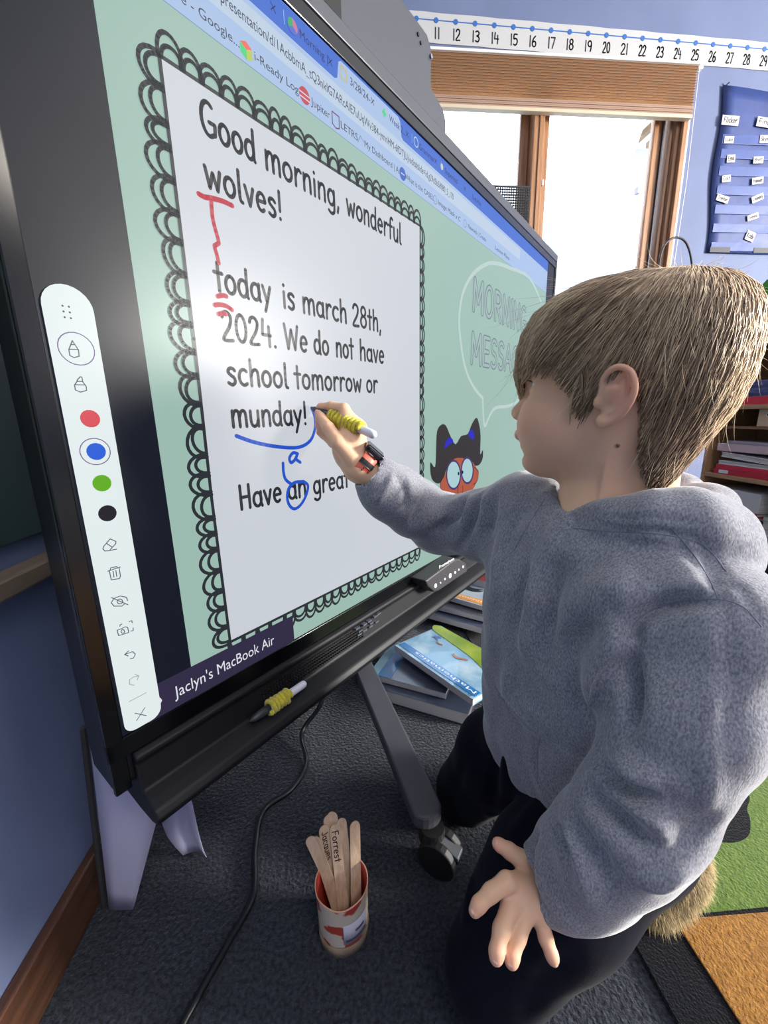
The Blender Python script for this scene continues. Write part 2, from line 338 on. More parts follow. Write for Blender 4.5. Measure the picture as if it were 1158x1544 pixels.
# outside: pale neighbouring building with eaves
nb = empty('neighbouring_building', (3.2, 8.6, -1), 'pale sunlit building with slanted eave rafters outside the window', 'building')
whi = mat('pale_siding', (240, 240, 238), .8)
MB().box(1.5, 9.0, 9.0, 12, -1.0, 5.9).build('wall', whi, nb)
MB().prism([(5.9, -.9), (6.1, -.9), (7.4, 1.2), (7.4, 2.2)], (4.5, 8.5, 0), np.array([0, 0, 1.]), np.array([0, 1., 0]), np.array([1., 0, 0]), 5.0).build('roof', mat('pale_roof', (215, 205, 190), .8), nb)
for i in range(9): MB().quadbox((4.7 + .35 * i, 8.3, 5.85), (.05, 0, 0), (0, .55, .02), (0, 0, .05)).build('rafter', mat('tan_rafter', (170, 140, 110), .8), nb)
gr = MB().box(-15, 20, 3.2, 40, -1.2, -1.0).build('snowy_ground', mat('snow', (236, 240, 245), .9)); tag(gr, 'bright snowy ground outside the window', 'ground', kind='structure')
# number line strip
nl = empty('number_line', (1.5, YW, 2.83), 'white number line strip with blue dots running above the window', 'number line')
X0n, X1n = .40, 2.95
def zl(x): return 2.968 - .020 * (x - .475)      # slight sag to the right
V = []; Fc = []; nseg = 24
for i in range(nseg + 1):
    x = X0n + (X1n - X0n) * i / nseg; w = .0015 * math.sin(i * 2.1)
    for (y, dz) in ((YW - .003, 0), (YW - .0045, 0), (YW - .0045, -.135), (YW - .003, -.135)): V.append((x, y, zl(x) + dz + w))
for i in range(nseg):
    for k in range(4): a = 4 * i + k; b_ = 4 * i + (k + 1) % 4; Fc.append((a, a + 4, b_ + 4, b_))
mesh('paper_strip', V, Fc, mat('strip_paper', (176, 176, 174), .7), nl)
blu = mat('strip_blue', (38, 92, 160), .6); blk = mat('print_black', (40, 40, 46), .7)
lx = MB(); lx.quadbox(((X0n + X1n) / 2, YW - .0052, zl((X0n + X1n) / 2) - .034), ((X1n - X0n) / 2, 0, -.020 * (X1n - X0n) / 2), (0, .0004, 0), (0, 0, .0025)); lx.build('axis_line', blu, nl)
tick = [(611, 23), (653, 30), (684, 31), (715, 33.5), (746, 35.5), (775, 38), (804, 40.5), (832, 43), (860, 45.5), (888, 48), (916, 50), (943, 53), (970, 55), (997, 58), (1023, 60), (1049, 62), (1075, 65), (1100, 68), (1124, 70.5), (1148, 73)]
xs = [ony(a, b_, YW)[0] for a, b_ in tick]; 
A_ = np.polyfit(range(1, len(xs)), xs[1:], 1)
for k in range(0, 22):
    num = 10 + k; x = A_[0] * k + A_[1]
    if x > X1n - .03: break
    z = zl(x); mb = MB(); mb.tube([(x, YW - .0048, z - .034), (x, YW - .0065, z - .034)], .0125, 12); mb.build('number_dot', blu, nl)
    mb = MB(); h = .050; w_ = .036 if num != 11 else .028
    emb = lambda a, b_: (a, YW - .0052, b_)
    stroke_mesh(mb, text_strokes(str(num), x - w_ * .62 + .006, z - .115, x + w_ * .62 + .006, z - .115, h), .0068, emb); mb.build('numeral', blk, nl)
# blue pocket chart
pcx = lambda px, py: ony(px, py, YW)
pc = empty('pocket_chart', (2.6, YW, 1.8), 'blue nylon pocket chart with name cards hanging right of the window', 'pocket chart')
nav = mat('chart_nylon', (28, 48, 104), .5, col2=(34, 58, 120), nscale=8, bump=.3, bscale=25, bdist=.004)
navp = mat('chart_pocket', (44, 68, 132), .3, col2=(36, 60, 122), nscale=10, coat=.4, bump=.3, bscale=22, bdist=.004)
q0, q1, q2, q3 = pcx(1088, 130), (2.98, YW, 2.66), (2.98, YW, 1.805), pcx(1062, 382)
V = []; n_ = 14
for j in range(n_ + 1):
    t = j / n_; l_ = np.array(q0) * (1 - t) + np.array(q3) * t; r_ = np.array(q1) * (1 - t) + np.array(q2) * t; l_[0] += .012 * math.sin(t * 9) 
    for i in range(9):
        s_ = i / 8; p = l_ * (1 - s_) + r_ * s_; V.append((p[0], YW - .011 - .003 * math.sin(s_ * 9 + t * 4), p[2]))
Fc = [(j * 9 + i, (j + 1) * 9 + i, (j + 1) * 9 + i + 1, j * 9 + i + 1) for j in range(n_) for i in range(8)]
o = mesh('backing', V, Fc, nav, pc, smooth=True); o.modifiers.new('s', 'SOLIDIFY').thickness = .002
rows = [202, 224, 250, 279, 308, 336, 364]
for r in rows:
    z = pcx(1110, r)[2]; t = (2.705 - z) / .9; xl = q0[0] + (q3[0] - q0[0]) * t + .03
    MB().box(xl, 2.95, YW - .016, YW - .012, z - .062, z - .012).build('clear_pocket', navp, pc, bevel=.001)
MB().box(pcx(1068, 372)[0], pcx(1098, 372)[0], YW - .018, YW - .012, 1.812, 1.842).build('label_band', mat('black_band', (30, 32, 40), .6), pc)
MB().box(pcx(1134, 372)[0], 2.95, YW - .018, YW - .012, 1.812, 1.842).build('label_band', mat('black_band', (30, 32, 40), .6), pc)
MB().tube([(q0[0] + .02, YW - .004, q0[2] + .0), (q0[0] + .03, YW - .02, q0[2] + .008)], .004, 8).build('grommet', mat('steel', (150, 155, 165), .3, metal=1), pc)
cards = [('Flicker', 1097, 185, 25, 11, -1, 'printed card reading Flicker, at the top left of the blue chart'), ('Finch', 1150, 188, 27, 11, 2, 'printed heading card at the top right of the blue chart'),
 ('Luke', 1095, 214, 14, 8, -5, 'small name card under the left heading of the blue chart'), ('Skye', 1148, 213, 14, 9, -5, 'small name card under the right heading of the blue chart'),
 ('Emil', 1098, 242, 12, 9, -8, 'name card with a shiny sleeve edge in the third left pocket'), ('Brett', 1139, 244, 15, 8, -6, 'name card in the third right pocket of the blue chart'),
 ('Colt', 1091, 272, 13, 8, -10, 'name card in the fourth left pocket of the blue chart'), ('Hannah', 1138, 275, 17, 8, -12, 'name card in the fourth right pocket of the blue chart'),
 ('Trenton', 1085.5, 302, 19, 8, 10, 'lowest left name card, tilted down to the right'), ('Leonard', 1138, 301, 18, 8, -24, 'steeply tilted name card in the fifth right pocket'),
 ('Gemma', 1131, 329, 17, 7, -20, 'tilted name card in the sixth right pocket'), ('Kobi', 1127, 358, 14, 12, 14, 'lowest name card, tilted in the bottom right pocket')]
cardm = mat('card_white', (188, 186, 184), .6)
for (tx, px, py, w_, h_, ang, lab) in cards:
    c = pcx(px, py); sc = 4.55e-3; hw, hh = w_ / 2 * sc * .97, h_ / 2 * sc; a = math.radians(-ang - 3)
    ex = np.array([math.cos(a), 0, math.sin(a)]); ez = np.array([-math.sin(a), 0, math.cos(a)]); c = np.array([c[0], YW - .019, c[2]])
    ca = empty('name_card', c, lab, 'card', 'name cards in the blue pocket chart')
    MB().quadbox(c, ex * hw, np.array([0, .0012, 0]), ez * hh).build('card_stock', cardm, ca)
    mb = MB(); stroke_mesh(mb, text_strokes(tx, -hw * .8, -hh * .45, hw * .8, -hh * .45, hh * 1.1), hh * .16, lambda p, q: c + ex * p + ez * q - np.array([0, .0016, 0])); mb.build('lettering', blk, ca)
# thin black wire hoop and plant above the bookcase, mesh screen at the window
wp = [ony(a, b_, 2.60) for a, b_ in [(995, 440), (993, 412), (996, 385), (1004, 367), (1018, 358), (1032, 363), (1040, 380), (1044, 405), (1046, 440), (1046, 470), (1047, 520)]]
wp.append(np.array([wp[-1][0], wp[-1][1], .003]))
h_ = MB().tube(crv(wp, 5), .006, 8).build('wire_hoop', mat('black_wire', (28, 30, 36), .5), smooth=True); tag(h_, 'thin black wire hoop standing up behind the person\'s head', 'wire')
lf = empty('leafy_plant', ony(1152, 520, 2.45), 'bright green leafy plant at the right edge behind the head', 'plant')
grm = mat('leaf_green', (96, 176, 84), .5, col2=(70, 140, 60), nscale=10)
for i in range(22):
    b0 = ony(1160, 470, 2.45) + np.array([random.uniform(-.03, .10), random.uniform(-.08, .08), 0]); th = random.uniform(0, 6.28); ln = random.uniform(.14, .26)
    d1 = np.array([math.cos(th) * .5, math.sin(th) * .5, .85]); pts = [b0 + d1 * ln * t - np.array([0, 0, .12 * t * t * ln]) for t in (0, .3, .6, .85, 1)]; sd = np.array([-math.sin(th), math.cos(th), 0])
    V = []; 
    for p, w_ in zip(pts, (.004, .028, .034, .02, .001)): V += [p - sd * w_, p + np.array([0, 0, .004]), p + sd * w_]
    Fc = []
    for k in range(4): Fc += [(3 * k, 3 * k + 1, 3 * k + 4, 3 * k + 3), (3 * k + 1, 3 * k + 2, 3 * k + 5, 3 * k + 4)]
    mesh('leaf', V, Fc, grm, lf, smooth=True)
pot_c = ony(1168, 500, 2.45); MB().tube([pot_c + np.array([.03, 0, -.10]), pot_c + np.array([.03, 0, .11])], [.07, .09], 20).build('pot', mat('terracotta', (150, 90, 60), .7), lf, smooth=False)
ms = empty('mesh_panel', ony(765, 340, YW - .06), 'black perforated mesh panel leaning in the left sash of the window', 'mesh panel')
c0 = ony(750, 283, YW - .05); c1 = ony(799, 279, YW - .05); zb = 1.102; ww = c1[0] - c0[0]
mb = MB(); nx = 26; nz = 40; hx = .36 / nx; x1_ = c1[0]; x0_ = x1_ - .36
for i in range(nx + 1):
    mb.quadbox((x0_ + hx * i, YW - .05, (zb + 2.13) / 2), (.0032, 0, 0), (0, .002, 0), (0, 0, (2.13 - zb) / 2))
for j in range(75):
    z = zb + (2.13 - zb) * j / 74; mb.quadbox(((x0_ + x1_) / 2, YW - .05, z), (.18, 0, 0), (0, .002, 0), (0, 0, .0038))
o = mb.build('mesh_weave', mat('mesh_black', (34, 34, 38), .6), ms); o['kind'] = 'stuff'
MB().box(x0_ - .005, x1_ + .005, YW - .054, YW - .046, 2.127, 2.136).build('top_edge', mat('mesh_black', (34, 34, 38), .6), ms)
# chalkboard and tray on the left wall
cb = empty('chalkboard', (XL, .5, .62), 'dark green chalkboard with a wooden tray on the left wall behind the display', 'chalkboard')
MB().box(XL + .001, XL + .012, -.6, .80, .66, 1.7).build('writing_surface', mat('chalk_green', (30, 52, 50), .6, col2=(38, 60, 58), nscale=5), cb, bevel=.002)
MB().box(XL + .001, XL + .035, -.6, .82, .600, .628).build('tray', mat('tray_wood', (120, 104, 84), .5, col2=(92, 80, 66), nscale=20, stretch=(1, .1, 1)), cb, bevel=.004)
# ================================================================= interactive display
dsp = empty('interactive_display', B(.75, -.50, -.04), 'large black interactive display showing a morning message with handwriting', 'display')
cas = mat('casing_black', (22, 23, 27), .38, col2=(30, 31, 36), nscale=300, bump=.08, bscale=700, bdist=.0003)
cas2 = mat('casing_grey', (42, 45, 54), .42, bump=.1, bscale=700, bdist=.0003)
gls = mat('bezel_gloss', (9, 10, 13), .16)
SU0, SU1, SV0, SV1 = -.094, 1.590, -.3805, .5525
mb = MB(); mb.bbox(-.113, 1.604, -.455, .600, -.075, -.002); mb.build('casing', cas, dsp, bevel=.008, bseg=3)
fr = MB(); fr.bbox(-.113, 1.604, .575, .600, -.004, .006); fr.bbox(1.597, 1.604, -.40, .575, -.004, .006)
fr.build('metal_rim', cas2, dsp, bevel=.002)
mb = MB(); mb.bbox(SU0 - .010, 1.597, SV1 + .0006, .575, -.004, .004).bbox(-.113, SU0, -.455, .575, -.004, .004).bbox(SU1, 1.597, SV0, SV1, -.004, .004).bbox(-.113, 1.604, -.408, SV0 - .0006, -.004, .004)
mb.build('bezel', gls, dsp, bevel=.0015)
bp_ = MB(); bp_.prism([(.0, .560), (.55, .560), (.722, .560), (.722, .640), (.708, .655), (.657, .668), (.657, .732), (.640, .748), (.30, .748), (.0, .748)], B(0, 0, -.030), BU, np.array([0, 0, 1.]), BN, .022)
# plate rises behind the top rim
bp_.build('top_plate', cas2, dsp, bevel=.004)
nm = MB(); 
for (a, b_, r_) in ((630, 52, .0035), (634, 65, .003)):
    u_, v_ = buv(a, b_, -.008); nm.tube([B(u_, v_, -.0085), B(u_, v_, -.006)], r_, 10)
nm.build('screw_hole', mat('hole_black', (8, 8, 10), .8), dsp)
u_, v_ = buv(649, 86, -.008); MB().tube([B(u_, v_, -.0085), B(u_, v_, -.0045)], .004, 10).build('screw', mat('steel', (150, 155, 165), .3, metal=1), dsp)
u_, v_ = buv(500, 6, -.008); MB().bbox(u_ - .02, u_ + .02, v_ - .008, v_ + .02, -.0085, -.006).build('slot', mat('hole_black', (8, 8, 10), .8), dsp)
# lower housing: glossy lip, speaker strip with ports, pen tray
pf = [(-.408, .004), (-.412, .012), (-.418, .013), (-.424, .008), (-.462, .014), (-.468, .030), (-.474, .044), (-.484, .050), (-.494, .046), (-.500, .030), (-.502, -.01), (-.500, -.06), (-.44, -.06)]
def extr(u0, u1, pts): 
    m_ = MB(); P = [B(u0, v, n) for v, n in pts] + [B(u1, v, n) for v, n in pts]; k = len(pts)
    Fc = [(i, (i + 1) % k, (i + 1) % k + k, i + k) for i in range(k)] + [tuple(range(k))[::-1], tuple(range(k, 2 * k))]
    return m_.add(P, Fc)
lowm = mat('housing_satin', (20, 20, 23), .5, spec=.3, bump=.05, bscale=600, bdist=.0003)
o = extr(-.088, 1.58, pf).build('lower_housing', lowm, dsp, bevel=.004, bseg=3)
mb = MB()
for i in range(44):
    for j in range(5):
        u_ = .10 + i * .0058; mb.bbox(u_, u_ + .0028, -.430 - j * .0058, -.4275 - j * .0058, .0115 + .0, .0135 + j * .0007)
o = mb.build('speaker_grille', mat('hole_black', (8, 8, 10), .8), dsp); o['kind'] = 'stuff'
mb = MB()
for i, (a, b_) in enumerate([(538, 947), (542, 951), (549, 941), (556, 936), (559, 939), (565, 929), (541, 956), (549, 950), (558, 944), (567, 937), (570, 925)]):
    u_, v_ = buv(a, b_, .012); mb.bbox(u_ - .006, u_ + .006, v_ - .0016, v_ + .0016, .008, .0155)
mb.build('port_symbol', mat('port_print', (74, 78, 88), .5), dsp)
# control pod
cp = [(642, 876), (645, 884), (655, 893), (662, 891), (705, 862), (703, 850), (694, 843), (686, 843)]
NP = .046; pp = [buv(a, b_, NP) for a, b_ in cp]
pod = MB().prism(pp, B(0, 0, 0), BU, np.array([0, 0, 1.]), BN, NP).build('control_panel', mat('pod_grey', (52, 50, 54), .5), dsp, bevel=.004)
ew = lambda a, b_: B(a, b_, NP + .0006)
a0 = buv(662, 858, NP); a1 = buv(684, 843.5, NP)
wh = mat('print_white', (225, 225, 225), .6, emit=(200, 200, 200), estr=.25)
mb = MB(); font_on(mb, 'Promethean', a0[0], (a0[1] + a1[1]) / 2, a1[0] - a0[0], .0085, ew); mb.build('maker_lettering', wh, pod)
for (a, b_, r_) in [(656.5, 883, .0055), (664, 878.5, .002), (670.5, 873, .003), (678.5, 868, .0065), (686, 863, .0035), (691.5, 859, .0025), (698, 854.5, .0035)]:
    u_, v_ = buv(a, b_, NP); MB().tube([B(u_, v_, NP - .001), B(u_, v_, NP + .0012)], r_, 14).build('button', mat('button_lit', (240, 240, 240), .5, emit=(235, 238, 240), estr=.8), pod)
# ---------------- screen and its picture
def scr(name, c, e=1.0):
    m = mat('screen_' + name, (0, 0, 0), .33, spec=.13, emit=c, estr=e); return m
scn = MB().bbox(SU0, SU1, SV0, SV1, -.003, .0010).build('screen', scr('pillar', (24, 28, 40)), dsp)
LV = [.00104]
def layer(): LV[0] += .000022; return LV[0]
def poly(name, pts, m, n=None):
    n = n or layer(); me = mesh(name, [B(a, b_, n) for a, b_ in pts], [tuple(range(len(pts)))], m, scn)
    if me.data.polygons[0].normal.dot(Vector(BN)) < 0: me.data.flip_normals()
    return me
def rect(name, u0, u1, v0, v1, m): return poly(name, [(u0, v0), (u1, v0), (u1, v1), (u0, v1)], m)
def strokes(name, st, w, m, n=None):
    n = n or layer(); mb = MB(); stroke_mesh(mb, st, w, lambda a, b_: B(a, b_, n)); return mb.build(name, m, scn)
def sans(name, txt, u, v, w, h, m):
    n = layer(); mb = MB(); font_on(mb, txt, u, v, w, h, lambda a, b_: B(a, b_, n)); return mb.build(name, m, scn)
rect('slide_background', 0, 1.500, SV0, SV1, scr('mint', (156, 187, 176)))
rect('bookmarks_bar', 0, 1.500, .4465, .4785, scr('bookmarks', (166, 190, 226)))
rect('bar_rule', 0, 1.500, .4457, .4466, scr('rule', (110, 138, 170)))
rect('tab_strip', 0, 1.500, .5180, SV1, scr('tab_blue', (62, 108, 205)))
rect('address_row', 0, 1.500, .4780, .5185, scr('bookmarks', (166, 190, 226)))
rect('address_field', 0.0, 1.20, .4815, .5120, scr('address', (186, 203, 224)))
au = buv(512, 108)[0]
poly('active_tab', [(.345, .518), (.352, .522), (.356, .545), (.362, .549), (.520, .549), (.526, .545), (.530, .522), (.537, .518)], scr('bookmarks', (166, 190, 226)))
ink = scr('ink_small', (58, 62, 80)); inkw = scr('ink_pale', (42, 52, 110))
def st_(name, txt, u, v, w, h): return sans(name, txt, u, v, w, h, ink)
st_('bookmark_text', 've - Google...', buv(268, 0)[0] - .004, .4575, .082, .0105)
st_('bookmark_text', 'i-Ready Login', buv(383, 88)[0], .4575, .086, .0105)
st_('bookmark_text', 'Jupiter', buv(468, 154)[0], .4575, .040, .0105)
st_('bookmark_text', 'LETRS', buv(513, 187)[0], .4575, .042, .0105)
st_('bookmark_text', 'My Dashboard | A...', buv(549, 222)[0], .4575, .112, .0100)
st_('bookmark_text', 'What is the CASEL...', buv(610, 267)[0], .4575, .118, .0100)
st_('bookmark_text', 'Image Mask x C', buv(660, 308)[0], .4575, .108, .0100)
st_('bookmark_text', 'Newsela | Create', buv(705, 345)[0], .4575, .110, .0100)
st_('bookmark_text', 'Lesson Plans', buv(750, 385)[0] - .02, .4575, .110, .0100)
sans('address_text', 'presentation/d/1AcbbmA_tQ3nkIG7ARcAlE7uUqWv384-ymnHM-6fDTJUj/edit#slide=id.g29d5b58980_5_170', buv(332, 6)[0], .4905, buv(683, 301)[0] - buv(332, 6)[0], .0125, ink)
sans('tab_text', 'Morning |', buv(451, 52)[0], .529, .056, .0110, inkw); sans('tab_text', '3/28/24-', buv(527, 121)[0], .529, .052, .0110, ink)
sans('tab_text', 'Week 2...', buv(586, 178)[0], .529, .052, .0110, inkw); sans('tab_text', 'Grammar', buv(631, 221)[0], .529, .062, .0110, inkw); sans('tab_text', 'Superkid', buv(670, 255)[0], .529, .060, .0110, inkw); sans('tab_text', 'Lexia', buv(712, 292)[0], .529, .05, .0110, inkw)
for (a, b_) in ((411, 16), (497, 97), (561, 159), (613, 208), (656, 246), (700, 285)):
    u_, v_ = buv(a, b_); strokes('close_cross', [[(u_ - .0038, .5305), (u_ + .0038, .5385)], [(u_ - .0038, .5385), (u_ + .0038, .5305)]], .0012, scr('ink_dark', (34, 40, 70)))
for (a, b_) in ((427, 30), (620, 213), (664, 251)):
    u_, v_ = buv(a, b_); rect('tab_divider', u_ - .0006, u_ + .0006, .527, .543, scr('divider', (150, 180, 240)))
def dot(name, u_, v_, r_, c, k=18): return poly(name, [(u_ + r_ * math.cos(2 * PI * i / k), v_ + r_ * math.sin(2 * PI * i / k)) for i in range(k)], scr(name + '%d_%d_%d' % c, c))
def wedge(name, u_, v_, r_, a0, a1, c): poly(name, [(u_, v_)] + el(u_, v_, r_, r_, a0, a1, 6), scr(name + '%d_%d_%d' % c, c))
u_, v_ = buv(370, 75); 
poly('cube_mark', [(u_, .470), (u_ + .009, .4655), (u_, .461), (u_ - .009, .4655)], scr('mark_red', (235, 110, 90))); poly('cube_mark', [(u_ - .009, .465), (u_, .4605), (u_, .450), (u_ - .009, .4545)], scr('mark_green', (70, 210, 120))); poly('cube_mark', [(u_ + .009, .465), (u_, .4605), (u_, .450), (u_ + .009, .4545)], scr('mark_yellow', (180, 200, 90)))
u_, v_ = buv(458, 146); dot('round_mark', u_, .4615, .0105, (190, 70, 80)); 
for k in (-.004, .0015): rect('mark_stripe', u_ - .010, u_ + .010, .4610 + k, .4628 + k, scr('mark_pale', (220, 200, 215)))
u_, v_ = buv(505, 182); strokes('book_mark', [[(u_ - .008, .454), (u_ - .008, .470), (u_ + .008, .470), (u_ + .008, .454), (u_, .451), (u_ - .008, .454)]], .0018, scr('mark_plum', (110, 60, 110)))
u_, v_ = buv(543, 215); strokes('hill_mark', [[(u_ - .008, .456), (u_ - .001, .468), (u_ + .008, .462)]], .0014, scr('mark_grey', (120, 140, 170)))
u_, v_ = buv(606, 265); dot('round_mark', u_, .461, .011, (44, 100, 190)); rect('mark_stripe', u_ - .006, u_ + .006, .460, .462, scr('mark_pale', (220, 200, 215)))
for (a, b_) in ((655, 304), (700, 341)):
    u_, v_ = buv(a, b_); strokes('ring_mark', [el(u_, .461, .008, .008, 0, 360, 12)], .0014, scr('mark_grey', (120, 140, 170)))
u_, v_ = buv(440, 44)
wedge('drive_mark', u_, .534, .009, 90, 210, (70, 170, 110)); wedge('drive_mark', u_, .534, .009, 210, 330, (90, 110, 200)); wedge('drive_mark', u_, .534, .009, -30, 90, (200, 120, 150))
u_, v_ = buv(517, 115); strokes('slide_mark', [[(u_ - .007, .527), (u_ + .007, .527), (u_ + .007, .542), (u_ - .007, .542), (u_ - .007, .527)]], .0024, scr('mark_gold', (196, 186, 120)))
u_, v_ = buv(578, 173); rect('cross_mark', u_ - .006, u_ + .006, .531, .535, scr('mark_green', (70, 210, 120))); rect('cross_mark', u_ - .002, u_ + .002, .527, .540, scr('mark_green', (70, 210, 120)))
u_, v_ = buv(626, 219); strokes('ring_mark', [el(u_, .5345, .008, .008, 0, 360, 12)], .0018, scr('mark_sky', (180, 205, 240)))
u_, v_ = buv(665, 257); dot('pale_mark', u_, .5345, .006, (190, 205, 190))
# white paper with doodled scallop border
PA, PB_, PC, PD = .060, .596, -.326, .390
rect('message_paper', PA, PB_, PC, PD, scr('paper', (202, 207, 215)))
bk = scr('ink_border', (46, 50, 56)); n0 = layer(); st = [[(PA, PD + .002), (PA + .001, .1), (PA - .001, -.1), (PA + .001, PC)], [(PA, PD), (.2, PD - .001), (.4, PD + .001), (PB_, PD + .001)], [(PB_, PD), (PB_, PC)], [(PA, PC), (.3, PC + .001), (PB_ + .01, PC + .002)]]
rr = random.Random(3)
def scal(p0, p1, nrm, n, d):
    out = []; p0 = np.array(p0); p1 = np.array(p1); nrm = np.array(nrm)
    fr_ = [0]; 
    for i in range(n): fr_.append(fr_[-1] + rr.uniform(.75, 1.25))
    fr_ = [a / fr_[-1] for a in fr_]
    for i in range(n):
        for (kk, o1, o2) in ((1.0, -.06, .1), (.62, .10, -.02)):
            a = p0 + (p1 - p0) * (fr_[i] + o1 / n); b_ = p0 + (p1 - p0) * (fr_[i + 1] + o2 / n); hgt = d * kk * rr.uniform(.9, 1.12); sk = rr.uniform(-.15, .15)
            out.append([tuple(a + (b_ - a) * (.5 - .5 * math.cos(PI * t / 10) + sk * math.sin(PI * t / 10) * .5) + nrm * hgt * math.sin(PI * t / 10) ** .8) for t in range(11)])
    return out
st += scal((PA, PC), (PA, PD), (-1, 0), 24, .026); st += scal((PA, PD), (PB_, PD), (0, 1), 23, .0245); st += scal((PB_, PD), (PB_, PC), (1, 0), 26, .017); st += scal((PB_, PC), (PA, PC), (0, -1), 22, .0265)
mb = MB(); stroke_mesh(mb, st, .0045, lambda a, b_: B(a, b_, n0), 6); mb.build('doodle_border', bk, scn)
ik = scr('ink_text', (44, 46, 52))
def line(txt, u0, u1, v, h, w=.0050):
    return strokes('message_line', text_strokes(txt, u0, v, u1, v, h), w, ik)
def lpx(txt, a, b_, v):
    line(txt, buv(*a)[0], buv(*b_)[0], v, .0365)
for t in [('Good', (303, 205), (385, 245), .3375), ('morning,', (398, 250), (511, 312), .3370), ('wonderful', (521, 322), (604, 370), .3365), ('wolves!', (308, 281), (425, 332), .281),
          ('today', (323, 437), (409, 460), .1635), ('is', (425, 463), (444, 469), .1630), ('march', (455, 472), (522, 488), .1625), ('28th,', (530, 490), (574, 503), .162),
          ('2024.', (334, 514), (417, 522), .104), ('We', (428, 525), (463, 530), .104), ('do', (472, 532), (495, 536), .104), ('not', (505, 538), (532, 542), .104), ('have', (541, 543), (578, 548), .104),
          ('school', (341, 579.5), (434, 585), .0465), ('tomorrow', (443, 585), (544, 591), .0465), ('or', (551, 592), (568, 593), .0465), ('munday!', (348, 646), (462, 639), -.0105),
          ('Have', (360, 768.5), (424, 755), -.130), ('an', (433, 752), (461, 747), -.130), ('great', (471, 745), (525, 733.5), -.130)]: lpx(*t)
def free(name, px, w, c, n=4, sc=(.3886, 200, 250), closed=False):
    pts = [buv(a * sc[0] + sc[1], b_ * sc[0] + sc[2]) for a, b_ in px]; return strokes(name, [[tuple(q) for q in crv(pts, n, closed)] + ([pts[0]] if closed else [])], w, c)
red = scr('ink_red', (190, 62, 78)); blu_ = scr('ink_blue', (38, 84, 196))
free('red_mark', [(252, 112), (275, 124), (300, 128), (345, 140), (382, 157)], .0062, red); free('red_mark', [(300, 130), (305, 200), (318, 255), (330, 302), (313, 312), (322, 345), (330, 380)], .0055, red, 2)
free('red_mark', [(325, 508), (345, 504), (360, 508)], .006, red); free('red_mark', [(314, 542), (335, 540), (360, 546), (382, 561)], .006, red); free('red_mark', [(328, 577), (345, 573), (358, 577)], .006, red)
free('blue_mark', [(398, 1048), (470, 1073), (560, 1090), (640, 1092), (685, 1066), (703, 1020), (702, 975), (690, 940)], .0058, blu_)
s5 = (.3886, 200, 650)
free('blue_mark', [(636, 88), (618, 84), (604, 104), (610, 122), (624, 112), (634, 92), (630, 108), (646, 121)], .0055, blu_, 4, s5)
free('blue_mark', [(579, 124), (581, 160), (590, 188), (612, 206)], .0055, blu_, 4, s5); free('blue_mark', [(652, 196), (622, 200), (600, 225), (596, 262), (606, 290), (625, 301), (648, 285), (668, 250), (676, 212), (660, 196)], .0055, blu_, 4, s5, True)
# speech bubble
s6 = (.259, 600, 370); pale = scr('bubble_pale', (186, 206, 204))
free('speech_bubble', [(830, 330), (760, 190), (640, 130), (560, 105), (500, 115), (430, 170), (375, 270), (352, 400), (355, 520), (383, 700), (430, 815), (488, 890)], .010, pale, 5, s6)
free('speech_bubble', [(488, 890), (498, 1050), (530, 990), (565, 945), (640, 935), (700, 895), (770, 760)], .010, pale, 3, s6)
gy = scr('bubble_grey', (112, 128, 132))
for (t, a, b_, v0, h) in (('MORNING', .858, 1.29, .273, .080), ('MESSAGE', .855, 1.29, .138, .080)):
    ss = text_strokes(t, a, v0, b_, v0, h); strokes('bubble_title', ss, .0155, gy); strokes('bubble_title_fill', ss, .0085, scr('bubble_fill', (160, 182, 182)))
# cartoon child in round glasses
def shp(name, pts, c, n=5, sm_=True):
    P = [buv(a * .259 + 600, b_ * .259 + 370) for a, b_ in pts]; P = [tuple(q) for q in crv(P, n, True)] if sm_ else P
    return poly(name, P, scr('toon%d_%d_%d' % c, c))
shp('cartoon_face', [(245, 1345), (240, 1400), (258, 1448), (285, 1450), (300, 1500), (330, 1545), (380, 1550), (420, 1440), (450, 1385), (465, 1320), (448, 1290), (440, 1240), (330, 1230), (262, 1340)], (176, 88, 62))
shp('cartoon_hair', [(183, 1262), (210, 1290), (216, 1180), (222, 1080), (250, 1042), (275, 1052), (300, 1110), (330, 1158), (362, 1110), (400, 1098), (425, 1040), (452, 1003), (468, 1045), (476, 1110), (474, 1215), (489, 1190), (488, 1240), (470, 1275), (446, 1282), (430, 1262), (400, 1245), (340, 1236), (300, 1262), (275, 1310), (262, 1345), (235, 1385), (200, 1372), (184, 1330)], (48, 44, 48), 3)
shp('hair_tie', [(266, 1183), (270, 1150), (290, 1120), (312, 1128), (314, 1150), (292, 1160)], (36, 36, 190)); shp('hair_tie', [(405, 1105), (412, 1078), (430, 1076), (438, 1100), (436, 1130), (420, 1125)], (36, 36, 190))
for (cx_, cy_, rx_, ry_) in ((318, 1335, 44, 88), (398, 1310, 38, 80)):
    shp('glasses_rim', el(cx_, cy_, rx_, ry_, 0, 350, 16), (70, 50, 110), 2); shp('glasses_lens', el(cx_, cy_, rx_ - 7, ry_ - 12, 0, 350, 16), (168, 204, 208), 2)
shp('pupil', el(347, 1328, 5, 10, 0, 330, 8), (20, 20, 30), 2); shp('pupil', el(370, 1320, 5, 10, 0, 330, 8), (20, 20, 30), 2)
tk = scr('toon_line', (60, 34, 34))
